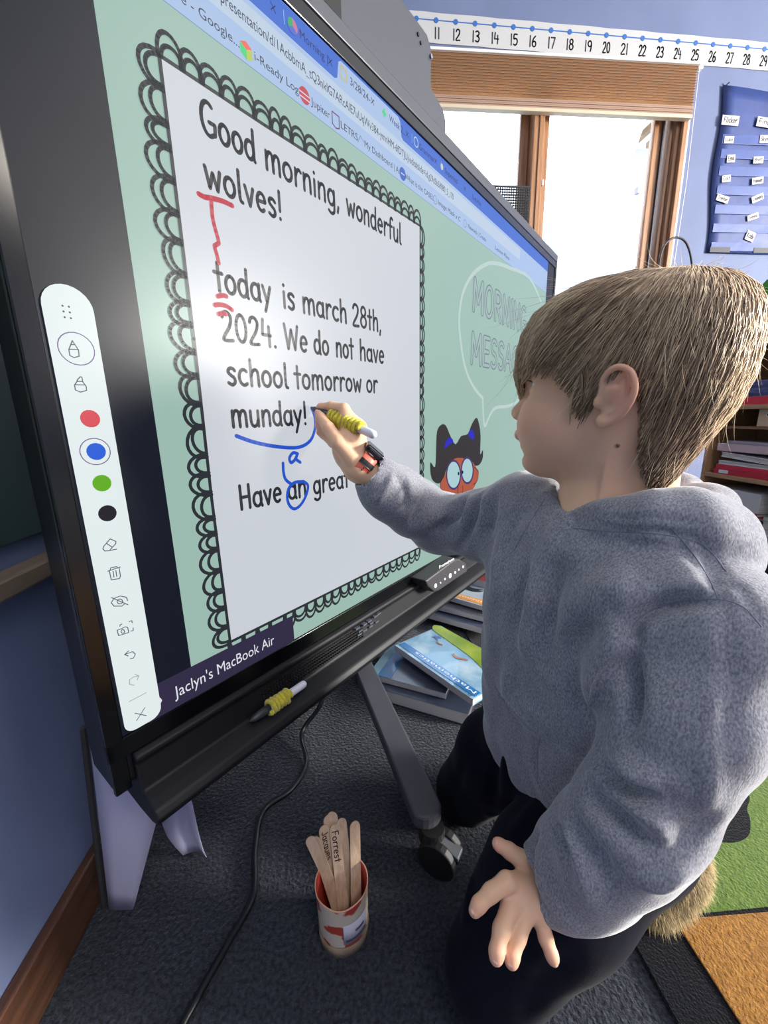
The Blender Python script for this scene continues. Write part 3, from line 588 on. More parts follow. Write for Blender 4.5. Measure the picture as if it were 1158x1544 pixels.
free('nose_line', [(345, 1395), (342, 1440), (356, 1450), (372, 1430), (370, 1400)], .0028, tk, 3, s6); free('ear_line', [(262, 1345), (242, 1375), (246, 1425), (262, 1448), (282, 1445)], .0028, tk, 3, s6); free('ear_line', [(440, 1290), (462, 1320), (456, 1370), (434, 1390)], .0028, tk, 3, s6); free('chin_line', [(280, 1445), (300, 1500), (330, 1545)], .0028, tk, 3, s6)
# device name bar
rect('device_name_bar', -.064, .180, SV0, -.333, scr('bar_plum', (52, 46, 72)))
sans('device_name', "Jaclyn's MacBook Air", -.028, -.3665, .166, .0175, scr('text_white', (222, 224, 232)))
free('link_mark', [(219, 385), (235, 398), (222, 420)], .0022, scr('text_white', (222, 224, 232)), 2, (.3886, 150, 900))
# tool pill
pl = [(62, 455), (190, 1085)]; n_pill = layer()
pa = buv(66, 470); pb2 = buv(134, 462); U_L, U_R = -.0905, -.0465
R_ = (U_R - U_L) / 2; pv1, pv0 = .134 - R_, -.380 + R_ + .001
poly('tool_palette', [(U_L + R_ + R_ * math.cos(a), pv1 + R_ * math.sin(a)) for a in np.linspace(0, PI, 14)] + [(U_L + .012 + .012 * math.cos(a), pv0 - R_ + .012 + .012 * math.sin(a)) for a in np.linspace(PI, 1.5 * PI, 6)] + [(U_R - .014 + .014 * math.cos(a), pv0 - R_ + .014 + .014 * math.sin(a)) for a in np.linspace(1.5 * PI, 2 * PI, 6)], scr('palette', (226, 236, 236)))
tk = scr('icon_line', (96, 98, 110)); tp = scr('icon_purple', (120, 100, 150))
def P7(a, b_): return buv(40 + a * .2331, 420 + b_ * .2331)
def P8(a, b_): return buv(100 + a * .2331, 760 + b_ * .2331)
for (a, b_, r_, c) in ((378, 907, .0092, (216, 74, 84)), (416, 1120, .0092, (34, 92, 214)), (455, 1325, .0092, (96, 172, 24)), (492, 1520, .0092, (30, 26, 36))):
    u_, v_ = P7(a, b_); dot('colour_swatch', -.0672, v_, r_, c)
for (a, b_, r_) in ((293, 455, .0158), (416, 1120, .0142)): u_, v_ = P7(a, b_); strokes('selection_ring', [el(-.0680, v_, r_, r_, 0, 360, 24)], .0010, tp)
for (a, b_) in ((225, 180), (266, 186), (232, 217), (272, 223), (239, 254), (279, 260)): u_, v_ = P7(a, b_); dot('grip_dot', u_, v_, .0010, (80, 84, 92), 8)
def icon(name, f_, lines, c=None): strokes(name, [[f_(*q) for q in l] for l in lines], .0010, c or tk)
icon('pen_icon', P7, [[(288, 405), (266, 462), (272, 500), (300, 514), (332, 505), (328, 465), (288, 405)], [(266, 460), (328, 462)], [(278, 430), (300, 430)]])
icon('highlighter_icon', P7, [[(340, 636), (322, 655), (318, 668), (303, 690), (308, 722), (340, 736), (380, 725), (378, 700), (356, 670), (350, 640), (340, 636)], [(305, 688), (372, 690)], [(318, 667), (356, 667)]])
icon('eraser_icon', P8, [[(228, 285), (232, 272), (275, 222), (312, 238), (312, 252), (270, 298), (240, 300), (228, 285)], [(250, 250), (288, 275)], [(262, 299), (316, 288)]])
icon('bin_icon', P8, [[(260, 430), (340, 403)], [(270, 428), (282, 485), (335, 478), (342, 462), (332, 406)], [(275, 420), (280, 408), (318, 400), (320, 410)], [(294, 430), (300, 468)], [(312, 426), (318, 464)]])
icon('hidden_icon', P8, [[(284, 630), (300, 605), (340, 590), (380, 598), (388, 620)], [(284, 635), (300, 655), (350, 655), (370, 640)], [(284, 600), (390, 646)], el(338, 625, 18, 16, 0, 360, 10)])
icon('camera_icon', P8, [[(320, 810), (330, 845), (395, 825), (388, 792), (372, 788), (350, 800), (320, 810)], el(357, 818, 12, 12, 0, 360, 8), [(338, 785), (340, 775), (352, 770)], [(397, 755), (414, 748), (418, 762)], [(424, 795), (424, 812), (408, 816)]])
icon('undo_icon', P8, [[(395, 943), (368, 967), (392, 976)], [(368, 967), (420, 948), (438, 965), (425, 990), (405, 993)]])
icon('redo_icon', P8, [[(430, 1165), (402, 1160), (400, 1130), (425, 1112), (460, 1106)], [(436, 1096), (460, 1104), (450, 1130)]], scr('icon_faint', (168, 176, 178)))
icon('divider_line', P8, [[(398, 1270), (508, 1213)]], scr('icon_faint', (168, 176, 178)))
icon('close_icon', P8, [[(436, 1345), (508, 1360)], [(500, 1308), (446, 1392)]])
# ================================================================= stand of the display
std = empty('display_stand', onz(560, 1150, 0), 'dark grey rolling stand carrying the display, one flat leg forward', 'stand')
sgr = mat('stand_grey', (66, 66, 72), .55, bump=.05, bscale=500)
tipp = W(646, 1222, .750); zt_ = tipp[2]; root_ = B(.52, -.45, -.11)
la = np.array([root_[0], root_[1], zt_]); dirv = tipp - la; dirv[2] = 0; L_ = np.linalg.norm(dirv); dirv /= L_; sd = np.array([-dirv[1], dirv[0], 0]); hw = .029
pl_ = [(-.3, -hw), (L_ - .01, -hw)] + [(L_ - .01 + .024 * math.sin(a), -hw * math.cos(a)) for a in np.linspace(.3, PI - .3, 8)] + [(L_ - .01, hw), (-.3, hw)]
MB().prism(pl_, la - np.array([0, 0, .030]), dirv, sd, np.array([0, 0, 1.]), .030).build('leg', sgr, std, bevel=.005)
MB().quadbox(la - dirv * .15 + np.array([0, 0, .35]), BU * .05, BN * .025, (0, 0, .36)).build('column', sgr, std, bevel=.006)
cc = np.array([tipp[0] + .006, tipp[1] - .008, 0])
cas_ = MB().tube([(cc[0], cc[1], zt_ - .05), (cc[0], cc[1], zt_ - .028)], [.026, .022], 20).build('caster', mat('rubber_black', (14, 14, 16), .5), std, smooth=False)
ax = np.array([.6, .8, 0]); ax /= np.linalg.norm(ax)
for k in (-1, 1): MB().tube([(cc[0] + .012 + ax[0] * k * .008, cc[1] - .014 + ax[1] * k * .008, .036), (cc[0] + .012 + ax[0] * k * .024, cc[1] - .014 + ax[1] * k * .024, .036)], .036, 24).build('wheel', mat('rubber_black', (14, 14, 16), .5), cas_, bevel=.003)
MB().quadbox((cc[0] + .02, cc[1] - .018, .062), ax * .012, np.array([ax[1], -ax[0], 0]) * .03 + np.array([0, 0, -.01]), (0, 0, .004)).build('brake_lever', mat('brake_grey', (78, 80, 86), .5), cas_, bevel=.002)
cb_ = MB().tube(crv([onz(498, 1020, .12), onz(482, 1065, .06), onz(455, 1105, .02), onz(462, 1150, .008), onz(440, 1190, .007), onz(398, 1222, .007), onz(385, 1280, .007), onz(382, 1350, .007), onz(345, 1420, .007), onz(300, 1500, .007), onz(262, 1575, .007), onz(230, 1700, .007)], 8), .0058, 10).build('power_cable', mat('cable_black', (18, 19, 22), .32), smooth=True)
tag(cb_, 'thick black power cable snaking across the dark carpet', 'cable')
# ================================================================= pads of paper leaning behind the display
padm = mat('pad_paper', (186, 184, 206), .8)
p0 = onz(168, 1372, .0); 
cpd = empty('chart_pad', p0, 'tall pad of white sheets standing on edge below the left corner of the display', 'paper pad')
b0_, b1_ = onz(165, 1373), onz(201, 1372); t0_, t1_ = W(143, 1180, .610), W(252, 1180, .640)
t0_ = b0_ + (t0_ - b0_) * 1.35; t1_ = b1_ + (t1_ - b1_) * 1.38; cdir = np.array([-.5, .85, 0]) * .006
for i in range(5):
    V = []; n_ = 8
    for j in range(n_ + 1):
        t = j / n_; l_ = b0_ + (t0_ - b0_) * t; r_ = b1_ + (t1_ - b1_) * t ** (1.15 - .05 * i)
        for k in range(5):
            s_ = k / 4; p = l_ * (1 - s_) + r_ * s_ + cdir * (i - 1) * .5 + np.array([.5, -.8, 0]) * .010 * math.sin(PI * s_) * t; p = p + np.array([.004 * i * (1 - t) * (1 - s_), 0, .004 + .003 * (i % 2)]); V.append(p)
    Fc = [(j * 5 + k, j * 5 + k + 1, (j + 1) * 5 + k + 1, (j + 1) * 5 + k) for j in range(n_) for k in range(4)]
    o = mesh('sheet', V, Fc, padm, cpd, smooth=True); o.modifiers.new('s', 'SOLIDIFY').thickness = .0008
MB().tube([b0_ + np.array([-.010, .004, .004]), t0_ + np.array([-.010, .004, 0])], .0045, 8).build('cardboard_back', mat('pad_card', (52, 50, 50), .8), cpd)
V = []
for j in range(9):
    t = j / 8; ta = 1.0 - t; lx = crv([(276, 1290), (252, 1262), (240, 1225), (228, 1180), (215, 1120)], 2); rx = crv([(312, 1300), (300, 1262), (290, 1215), (276, 1165), (262, 1100)], 2)
    d_ = .765 - .075 * (t * 1.25); l_ = W(lx[j][0], lx[j][1], d_); r_ = W(rx[j][0], rx[j][1], d_ + .012)
    for k in range(5): s_ = k / 4; p = l_ * (1 - s_) + r_ * s_; p[1] += .012 * math.sin(PI * s_); p[2] = max(p[2], .003 + .0005 * k); V.append(p)
Fc = [(j * 5 + k, j * 5 + k + 1, (j + 1) * 5 + k + 1, (j + 1) * 5 + k) for j in range(8) for k in range(4)]
sh = mesh('loose_sheet', V, Fc, padm, smooth=True); sh.modifiers.new('s', 'SOLIDIFY').thickness = .0012; tag(sh, 'single curling white sheet hanging below the display tray', 'paper sheet')
# ================================================================= implicit-surface tools
def nets(Fv, org, h):
    """naive surface nets of a sampled field (negative inside)"""
    S = Fv < 0; nx, ny, nz = Fv.shape
    cnt = np.zeros((nx - 1, ny - 1, nz - 1), np.int8)
    for a in (0, 1):
        for b_ in (0, 1):
            for c in (0, 1): cnt += S[a:nx - 1 + a, b_:ny - 1 + b_, c:nz - 1 + c]
    act = (cnt > 0) & (cnt < 8); idx = np.argwhere(act); ids = -np.ones(act.shape, np.int64); ids[act] = np.arange(len(idx))
    P = np.zeros((len(idx), 3)); n = np.zeros(len(idx)); i, j, k = idx.T
    cr_ = [(a, b_, c) for a in (0, 1) for b_ in (0, 1) for c in (0, 1)]
    for a in cr_:
        for ax in range(3):
            if a[ax]: continue
            b_ = list(a); b_[ax] = 1; fa = Fv[i + a[0], j + a[1], k + a[2]]; fb = Fv[i + b_[0], j + b_[1], k + b_[2]]; m = (fa < 0) != (fb < 0)
            t = np.where(m, fa / np.where(m, fa - fb, 1), 0); q = np.array([np.full(len(t), float(a[0])), np.full(len(t), float(a[1])), np.full(len(t), float(a[2]))]).T; q[:, ax] = t
            P[m] += q[m]; n[m] += 1
    P = (P / n[:, None] + idx) * h + org; Q = []
    for ax in range(3):
        sl0 = [slice(None)] * 3; sl1 = [slice(None)] * 3; sl0[ax] = slice(0, -1); sl1[ax] = slice(1, None)
        A = S[tuple(sl0)]; Bb = S[tuple(sl1)]; e = np.argwhere(A != Bb); o = [x for x in range(3) if x != ax]
        e = e[(e[:, o[0]] > 0) & (e[:, o[1]] > 0) & (e[:, o[0]] < act.shape[o[0]]) & (e[:, o[1]] < act.shape[o[1]]) & (e[:, ax] < act.shape[ax])]
        def cell(d0, d1):
            q = e.copy(); q[:, o[0]] -= d0; q[:, o[1]] -= d1; return ids[q[:, 0], q[:, 1], q[:, 2]]
        q = np.stack([cell(1, 1), cell(0, 1), cell(0, 0), cell(1, 0)], 1); ins = A[e[:, 0], e[:, 1], e[:, 2]]
        if ax == 1: ins = ~ins
        q[~ins] = q[~ins][:, ::-1]; Q.append(q)
    Q = np.vstack(Q); Q = Q[(Q >= 0).all(1)]
    return P, Q
def relax(P, Q, it=2, lam=.5, keep=None):
    for _ in range(it):
        s = np.zeros_like(P); c = np.zeros(len(P))
        for a in range(4):
            b_ = (a + 1) % 4; np.add.at(s, Q[:, a], P[Q[:, b_]]); np.add.at(c, Q[:, a], 1); np.add.at(s, Q[:, b_], P[Q[:, a]]); np.add.at(c, Q[:, b_], 1)
        P = P + lam * (s / np.maximum(c, 1)[:, None] - P)
    return P
def grid(lo, hi, h):
    ax = [np.arange(lo[i], hi[i] + h, h, dtype=np.float32) for i in range(3)]
    return np.meshgrid(*ax, indexing='ij')
def cap_d(X, Y, Z, a, b_, r0, r1):
    ax, ay, az = [float(v) for v in a]; dx, dy, dz = [float(p - q) for p, q in zip(b_, a)]; L2 = dx * dx + dy * dy + dz * dz + 1e-12
    t = np.clip(((X - ax) * dx + (Y - ay) * dy + (Z - az) * dz) / L2, 0, 1)
    return np.sqrt((X - ax - t * dx) ** 2 + (Y - ay - t * dy) ** 2 + (Z - az - t * dz) ** 2) - (r0 + (r1 - r0) * t)
def sph(X, Y, Z, c, r): return np.sqrt((X - c[0]) ** 2 + (Y - c[1]) ** 2 + (Z - c[2]) ** 2) - r
def elp(X, Y, Z, c, r, M=None):
    x, y, z = X - c[0], Y - c[1], Z - c[2]
    if M is not None: x, y, z = M[0][0] * x + M[0][1] * y + M[0][2] * z, M[1][0] * x + M[1][1] * y + M[1][2] * z, M[2][0] * x + M[2][1] * y + M[2][2] * z
    return (np.sqrt((x / r[0]) ** 2 + (y / r[1]) ** 2 + (z / r[2]) ** 2) - 1) * min(r)
def smin(a, b_, k):
    h = np.maximum(k - np.abs(a - b_), 0) / k; return np.minimum(a, b_) - h * h * k * .25
def smax(a, b_, k): return -smin(-a, -b_, k)
def chain(X, Y, Z, pts, k=.012, d=None):
    """pts: (point, radius)"""
    for (a, ra), (b_, rb) in zip(pts[:-1], pts[1:]):
        q = cap_d(X, Y, Z, a, b_, ra, rb); d = q if d is None else smin(d, q, k)
    return d
def normals(P, Q):
    N_ = np.zeros_like(P); fn = np.cross(P[Q[:, 2]] - P[Q[:, 0]], P[Q[:, 3]] - P[Q[:, 1]])
    for a in range(4): np.add.at(N_, Q[:, a], fn)
    return N_ / (np.linalg.norm(N_, axis=1)[:, None] + 1e-12)
def bvh(P, Q): return BVHTree.FromPolygons(P.tolist(), Q.tolist())
def shoot(tree, px, py):
    o = Vector((0, 0, CAM_H)); d = Vector(ray(px, py)).normalized(); h = tree.ray_cast(o, d); return None if h[0] is None else np.array(h[0])
def crease(P, N_, tree, px, amp, w, one=False):
    """a fold: vertices near the line seen through these picture points move along the normal by amp"""
    L = [shoot(tree, *q) for q in crv(px, 5)]; L = [q for q in L if q is not None]
    if len(L) < 2: return P
    best = np.full(len(P), 1e9); tt = np.zeros(len(P)); lo_ = np.min(L, 0) - 3 * w; hi_ = np.max(L, 0) + 3 * w; sel = np.where(((P > lo_) & (P < hi_)).all(1))[0]; p = P[sel]; bd = np.full(len(sel), 1e9); bt = np.zeros(len(sel))
    for i, (a, b_) in enumerate(zip(L[:-1], L[1:])):
        if np.linalg.norm(a - b_) > .06: continue
        d = b_ - a; t = np.clip(((p - a) @ d) / (d @ d + 1e-12), 0, 1); q = np.linalg.norm(p - a - t[:, None] * d, axis=1); m = q < bd; bd[m] = q[m]; bt[m] = (i + t[m]) / (len(L) - 1)
    g = np.exp(-(bd / w) ** 2) * (np.sin(np.clip(bt, 0.02, .98) * PI) ** .5 if not one else 1)
    out = P.copy(); out[sel] += N_[sel] * (amp * g)[:, None]; return out
def vcol(o, C, name='tint'):
    a = o.data.color_attributes.new(name, 'FLOAT_COLOR', 'POINT'); C = np.hstack([C, np.ones((len(C), 1))]).astype(np.float32); a.data.foreach_set('color', C.ravel())
# ================================================================= the child
HO = np.array([0.29389864, 0.4307842, 0.00743667 + CAM_H])
HM = np.array([[-7.81498029e-01, -6.20021412e-01, 6.95289797e-02], [6.21528976e-01, -7.83391172e-01, 6.28329189e-05], [5.44294311e-02, 4.32633793e-02, 9.97579930e-01]])
def hd(p): return HO + HM @ np.array(p, float)
def hinv(p): return HM.T @ (np.array(p) - HO)
person = empty('person', onz(930, 1440, 0), 'child in a heathered grey-blue hoodie and navy pants kneeling and writing on the display', 'person')
def tab(z, t): t = sorted(t); return np.interp(z, [a for a, b_ in t], [b_ for a, b_ in t]).astype(np.float32)
XF = [(-.095, .030), (-.084, .058), (-.080, .074), (-.074, .0825), (-.066, .0850), (-.060, .0855), (-.053, .0860), (-.045, .0875), (-.035, .0930), (-.025, .0955), (-.012, .0940), (0, .0945), (.008, .0965), (.016, .1000), (.026, .1020), (.045, .1010), (.065, .0960), (.085, .0850), (.100, .0690), (.110, .0500), (.117, .0250), (.120, .004)]
XB = [(-.095, .002), (-.08, .006), (-.06, .020), (-.04, .045), (-.02, .070), (0, .082), (.03, .092), (.06, .090), (.085, .076), (.1, .058), (.11, .042), (.117, .022), (.120, .004)]
WD = [(-.095, .010), (-.084, .024), (-.074, .036), (-.06, .0465), (-.045, .0530), (-.03, .0580), (-.01, .0630), (.01, .0660), (.03, .0690), (.055, .0705), (.08, .0630), (.095, .0520), (.108, .0380), (.116, .0190), (.120, .004)]
def head_base(x, y, z):
    xf = tab(z, XF); xb = tab(z, XB); w = tab(z, WD); ex = np.where(x > 0, xf, xb)
    q = (np.abs(x / ex) ** 2.15 + np.abs(y / w) ** 2.15) ** (1 / 2.15)
    d = (q - 1) * np.minimum(np.minimum(ex, w), .055)
    return np.where((z > .119) | (z < -.094), np.maximum(d, .002), d)
def ga(x, y, z, c, s): return np.exp(-(((x - c[0]) / s[0]) ** 2 + ((y - c[1]) / s[1]) ** 2 + ((z - c[2]) / s[2]) ** 2))
EYE = (.0735, .0300, .0175)
def head_sdf(x, y, z):
    ay = np.abs(y)
    d = head_base(x, y, z)
    d = smin(d, elp(x, ay, z, (.056, .030, -.030), (.030, .024, .032)), .03)         # cheeks
    d = smin(d, elp(x, ay, z, (.0675, .006, -.071), (.018, .014, .014)), .014)        # chin
    d = d + .0085 * ga(x, ay, z, (.096, .027, .014), (.016, .014, .0105))            # eye sockets
    d = d - .0030 * ga(x, ay, z, (.098, .028, .031), (.02, .018, .006))             # brow
    d = d + .003 * ga(x, ay, z, (.07, .058, .03), (.02, .02, .02))
    # nose
    d = smin(d, cap_d(x, y, z, (.0930, 0, .009), (.1035, 0, -.0105), .0055, .0072), .010)
    d = smin(d, sph(x, y, z, (.1045, 0, -.0122), .0078), .006)
    d = smin(d, elp(x, ay, z, (.0985, .0095, -.0150), (.0080, .0050, .0058)), .004)
    d = smax(d, -elp(x, ay, z, (.1030, .0052, -.0205), (.0048, .0024, .0036)), .002)  # nostrils
    d = d + .0016 * ga(x, ay, z, (.097, .0155, -.015), (.009, .0025, .007))
    # lips
    m = -.0450 - 14.0 * y * y * .35
    for (a, ra) in (((.0985, .000, -.0388), .0058), ((.0945, .008, -.0395), .0052), ((.0870, .0165, -.0440), .0038)): pass
    up = chain(x, ay, z, [((.0990, .0, -.0385), .0062), ((.0955, .008, -.0392), .0056), ((.0865, .0180, -.0440), .0036)], .004)
    lo = chain(x, ay, z, [((.0905, .0, -.0520), .0060), ((.0880, .008, -.0510), .0052), ((.0840, .0170, -.0455), .0030)], .004)
    d = smin(d, up, .006); d = smin(d, lo, .006)
    d = smin(d, cap_d(x, ay, z, (.0935, .0, -.029), (.0975, .0, -.037), .0050, .0056), .008)
    d = smax(d, -chain(x, ay, z, [((.0995, .0, -.0452), .0016), ((.0945, .009, -.0452), .0013), ((.0870, .0190, -.0452), .0009)], .001), .0015)
    d = d + .0025 * ga(x, ay, z, (.088, 0, -.0605), (.01, .018, .004))
    # eyelids round the eyeball, with an opening
    lid = sph(x, ay, z, EYE, .0130); d = smin(d, lid, .006)
    zc = z - EYE[2] - .0005; yc = ay - EYE[1]
    slit = np.maximum(np.abs(zc - .0010 + .18 * (yc - .001)) - (.0052 - np.clip(np.abs(yc) - .003, 0, 1) * .42), np.maximum(np.abs(yc - .001) - .0128, -(x - EYE[0] - .002)))
    d = smax(d, -slit, .0012)
    d = smin(d, sph(x, ay, z, EYE, .0112), .0006)
    return d
def ear_sdf(x, y, z):   # left ear
    hel = [(.0085, .0690, -.0010), (.0100, .0715, .0080), (.0095, .0745, .0185), (.0040, .0780, .0265), (-.0040, .0810, .0285), (-.0125, .0835, .0240), (-.0175, .0845, .0140), (-.0180, .0830, .0040), (-.0145, .0800, -.0060), (-.0090, .0765, -.0140), (-.0030, .0735, -.0195), (.0030, .0705, -.0225)]
    hel = crv(hel, 3); d = chain(x, y, z, [(p, .0027) for p in hel], .0015)
    d = smin(d, sph(x, y, z, (.0050, .0690, -.0190), .0058), .005)
    back = elp(x, y, z, (-.0035, .0725, .0050), (.0145, .0052, .0255), ((.90, -.42, 0), (.42, .90, 0), (0, 0, 1)))
    d = smin(d, back, .003)
    d = smax(d, -elp(x, y, z, (.0020, .0800, .0010), (.0085, .0100, .0105)), .002)   # concha
    d = smax(d, -elp(x, y, z, (-.0020, .0870, .0175), (.0085, .0100, .0062)), .002)
    d = smin(d, chain(x, y, z, [((.0060, .0725, .0100), .0018), ((-.0025, .0775, .0110), .0022), ((-.0090, .0795, .0080), .0024), ((-.0095, .0785, -.0020), .0024), ((-.0040, .0750, -.0105), .0024), ((.0020, .0720, -.0135), .0022)], .002), .0025)
    d = smin(d, chain(x, y, z, [((-.0090, .0795, .0080), .0022), ((-.0080, .0805, .0170), .0020)], .002), .0025)
    d = smin(d, elp(x, y, z, (.0115, .0700, -.0020), (.0040, .0042, .0060)), .003)   # tragus
    return smin(d, cap_d(x, y, z, (0, .060, .004), (-.003, .070, .005), .013, .010), .006)
NB = W(940, 775, .475)   # base of the neck
nbl = hinv(NB); 
X, Y, Z = grid((-.115, -.088, -.19), (.122, .096, .130), .0016)
dh = head_sdf(X, Y, Z)
nk = cap_d(X, Y, Z, (-.022, 0, -.030), (float(nbl[0]), float(nbl[1]), float(nbl[2])), .0450, .0500)
nk = smin(nk, cap_d(X, Y, Z, (-.01, 0, -.06), (float(nbl[0]) + .02, float(nbl[1]), float(nbl[2]) + .01), .036, .042), .02)
nk = smin(nk, cap_d(X, Y, Z, (.002, 0, -.062), tuple(float(v) for v in hinv(W(896, 775, .462))), .036, .038), .02)
dh = smin(dh, nk, .016)
i0 = int((.056 + .088) / .0016); dh[:, i0:, :] = smin(dh[:, i0:, :], ear_sdf(X[:, i0:, :], Y[:, i0:, :], Z[:, i0:, :]), .0025)
i1 = int((-.056 + .088) / .0016); dh[:, :i1, :] = smin(dh[:, :i1, :], ear_sdf(X[:, :i1, :], -Y[:, :i1, :], Z[:, :i1, :]), .0025)
Ph, Qh = nets(dh, np.array([-.115, -.088, -.19]), .0016); del dh, nk, X, Y, Z
if np.linalg.det(HM) < 0: Qh = Qh[:, ::-1]
Ph = relax(Ph, Qh, 1, .5)
keep = Ph[:, 2] > -.186
SK = np.array(srgb((222, 178, 146))[:3]); LIP = np.array(srgb((192, 128, 118))[:3]); RED = np.array(srgb((212, 132, 118))[:3]); DK = np.array(srgb((70, 48, 42))[:3])
def blend(C, col, w): return C * (1 - w[:, None]) + col * w[:, None]
C = np.tile(SK, (len(Ph), 1)); x, y, z = Ph.T; ay = np.abs(y)
C = blend(C, RED, .35 * ga(x, ay, z, (.07, .04, -.02), (.03, .02, .02))); C = blend(C, RED, .45 * ga(x, ay, z, (-.008, .083, .010), (.02, .009, .03)))
C = blend(C, RED, .3 * ga(x, ay, z, (.108, 0, -.013), (.01, .01, .01)))
wl_ = np.clip(1.4 * np.exp(-((z + .0445 + .010 * 0) / .0075) ** 2) * (x > .0855) * np.exp(-(ay / .017) ** 4), 0, 1); wl_ = wl_ * (z < -.0372); C = blend(C, LIP, wl_ * .85)
C = blend(C, DK, .95 * np.clip(1.6 * np.exp(-(np.sqrt((x + .0105) ** 2 + (z + .0425) ** 2) / .0019) ** 4) * (y > .02), 0, 1))     # mole
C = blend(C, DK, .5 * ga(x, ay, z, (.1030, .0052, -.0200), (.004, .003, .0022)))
C = blend(C, np.array(srgb((140, 108, 86))[:3]), .55 * np.clip(np.exp(-((z - .0315 + .25 * np.clip(ay - .03, 0, 1)) / .0032) ** 2) * (ay > .014) * (ay < .046) * (x > .07), 0, 1))  # brow
C = blend(C, DK, .55 * np.clip(np.exp(-((z - EYE[2] - .0055) / .0012) ** 2) * np.exp(-((ay - EYE[1]) / .011) ** 4) * (x > .078), 0, 1))   # upper lashes line
HEAD = (HO + Ph @ HM.T, Qh, C)
# ---------------------------------------------------------------- hands
def hand_mesh(chains, extra, box_pad=.014, h=.0014):
    pts = np.array([p for ch in chains + extra for p, r in ch]); lo = pts.min(0) - .03; hi = pts.max(0) + .03
    X, Y, Z = grid(lo, hi, h); d = None
    for ch in extra: 
        q = chain(X, Y, Z, ch, .012); d = q if d is None else smin(d, q, .014)
    for ch in chains:
        q = chain(X, Y, Z, ch, .0035); d = smin(d, q, .0045)
    P, Q = nets(d, lo, h); return relax(P, Q, 1, .5), Q
def WW(*a): return W(*a)
# right hand, holding the pen
wr = WW(541, 704, .628)
penA, penB = B(*buv(468, 615), .002), W(567, 657, .600)
pd_ = (penB - penA) / np.linalg.norm(penB - penA)
def pen_at(t): return penA + (penB - penA) * t
RH = [
 [(WW(523, 640, .634), .0105), (WW(519, 617, .642), .0092), (WW(500, 613, .655), .0080), (WW(484, 614, .668), .0066), (WW(481, 616, .670), .0055)],      # index, over the pen
 [(WW(532, 694, .612), .0125), (WW(510, 668, .612), .0112), (WW(495, 645, .628), .0096), (WW(484, 630, .645), .0078), (WW(480, 624, .651), .0064)],      # thumb
 [(WW(525, 655, .645), .0105), (WW(508, 640, .662), .0090), (WW(490, 634, .676), .0078), (WW(480, 632, .680), .0064)],      # middle
 [(WW(522, 668, .650), .0100), (WW(503, 654, .668), .0086), (WW(486, 645, .680), .0072), (WW(480, 642, .682), .0062)],     # ring
 [(WW(520, 682, .648), .0092), (WW(502, 668, .668), .0078), (WW(488, 656, .680), .0066), (WW(482, 652, .681), .0058)],      # little
]
palmR = [[(wr, .0185), (WW(531, 672, .632), .0180), (WW(526, 645, .636), .0125)], [(wr, .0185), (WW(520, 675, .632), .0170), (WW(515, 665, .640), .0135)], [(wr, .019), (WW(524, 690, .640), .0150), (WW(516, 680, .648), .011)], [(WW(538, 668, .634), .012), (WW(541, 645, .640), .0105), (WW(524, 626, .640), .0098)],
         [(wr, .0190), (WW(575, 728, .632), .0205), (WW(610, 755, .665), .024)]]
PR, QR = hand_mesh(RH, palmR)
# left hand, spread on the thigh
wl0 = WW(826, 1328, .476)
LH = [
 [(WW(806, 1318, .470), .0125), (WW(786, 1296, .472), .0098), (WW(768, 1283, .476), .0086), (WW(753, 1274, .478), .0070), (WW(750, 1272, .478), .0060)],   # thumb
 [(WW(783, 1332, .456), .0110), (WW(764, 1330, .446), .0098), (WW(740, 1346, .438), .0086), (WW(722, 1364, .432), .0076), (WW(716, 1373, .430), .0066)],
 [(WW(789, 1344, .456), .0108), (WW(770, 1365, .440), .0098), (WW(756, 1402, .424), .0086), (WW(749, 1435, .412), .0076), (WW(748, 1444, .410), .0068)],
 [(WW(803, 1350, .456), .0106), (WW(793, 1378, .440), .0095), (WW(781, 1412, .426), .0082), (WW(772, 1443, .415), .0073), (WW(771, 1450, .413), .0066)],
 [(WW(820, 1352, .458), .0100), (WW(815, 1385, .443), .0086), (WW(823, 1415, .434), .0075), (WW(832, 1440, .428), .0066), (WW(834, 1446, .427), .0060)],
]
palmL = [[(wl0, .0185), (WW(800, 1340, .460), .0150), (WW(783, 1345, .452), .0120)], [(wl0, .0180), (WW(815, 1350, .460), .0145), (WW(806, 1366, .449), .0115)], [(WW(778, 1342, .452), .0112), (WW(790, 1358, .450), .0112), (WW(812, 1370, .448), .0105)],
         [(wl0, .0185), (WW(870, 1310, .460), .0215)]]
PL, QL = hand_mesh(LH, palmL)
# ---------------------------------------------------------------- limbs under the clothes
SR, SL_ = W(792, 778, .60), W(1074, 945, .375)
ER, EL = W(664, 790, .735), W(962, 1226, .392)
MID = (SR + SL_) / 2; PV = np.array([MID[0] + .028, MID[1] + .028, .30])
tf = np.array([-.9, -.43, 0.]); tl = SL_ - SR; tl[2] = 0; tl /= np.linalg.norm(tl); tf = np.array([tl[1], -tl[0], 0]); tf = tf if tf[0] < 0 else -tf
HL, HR = PV + tl * .068, PV - tl * .068
KR, KL = onz(704, 1190, .060), onz(724, 1462, .062)
KL = onz(745, 1440, .10); KL[2] = .075
X, Y, Z = grid((-.02, .12, .22), (.52, .80, .80), .008)
d = chain(X, Y, Z, [(wr, .02), (ER, .028), (SR, .036)], .02); d = chain(X, Y, Z, [(wl0, .019), (EL, .027), (SL_, .036)], .02, d)
d = smin(d, chain(X, Y, Z, [(SR, .036), (MID, .05), (SL_, .036)], .02), .03); d = chain(X, Y, Z, [(MID, .055), (PV, .07)], .03, d); d = chain(X, Y, Z, [(MID, .05), (NB, .042), (HO + HM @ np.array([-.015, 0, -.04]), .038)], .02, d)
PB2, QB2 = nets(d, np.array([-.02, .12, .22]), .008)
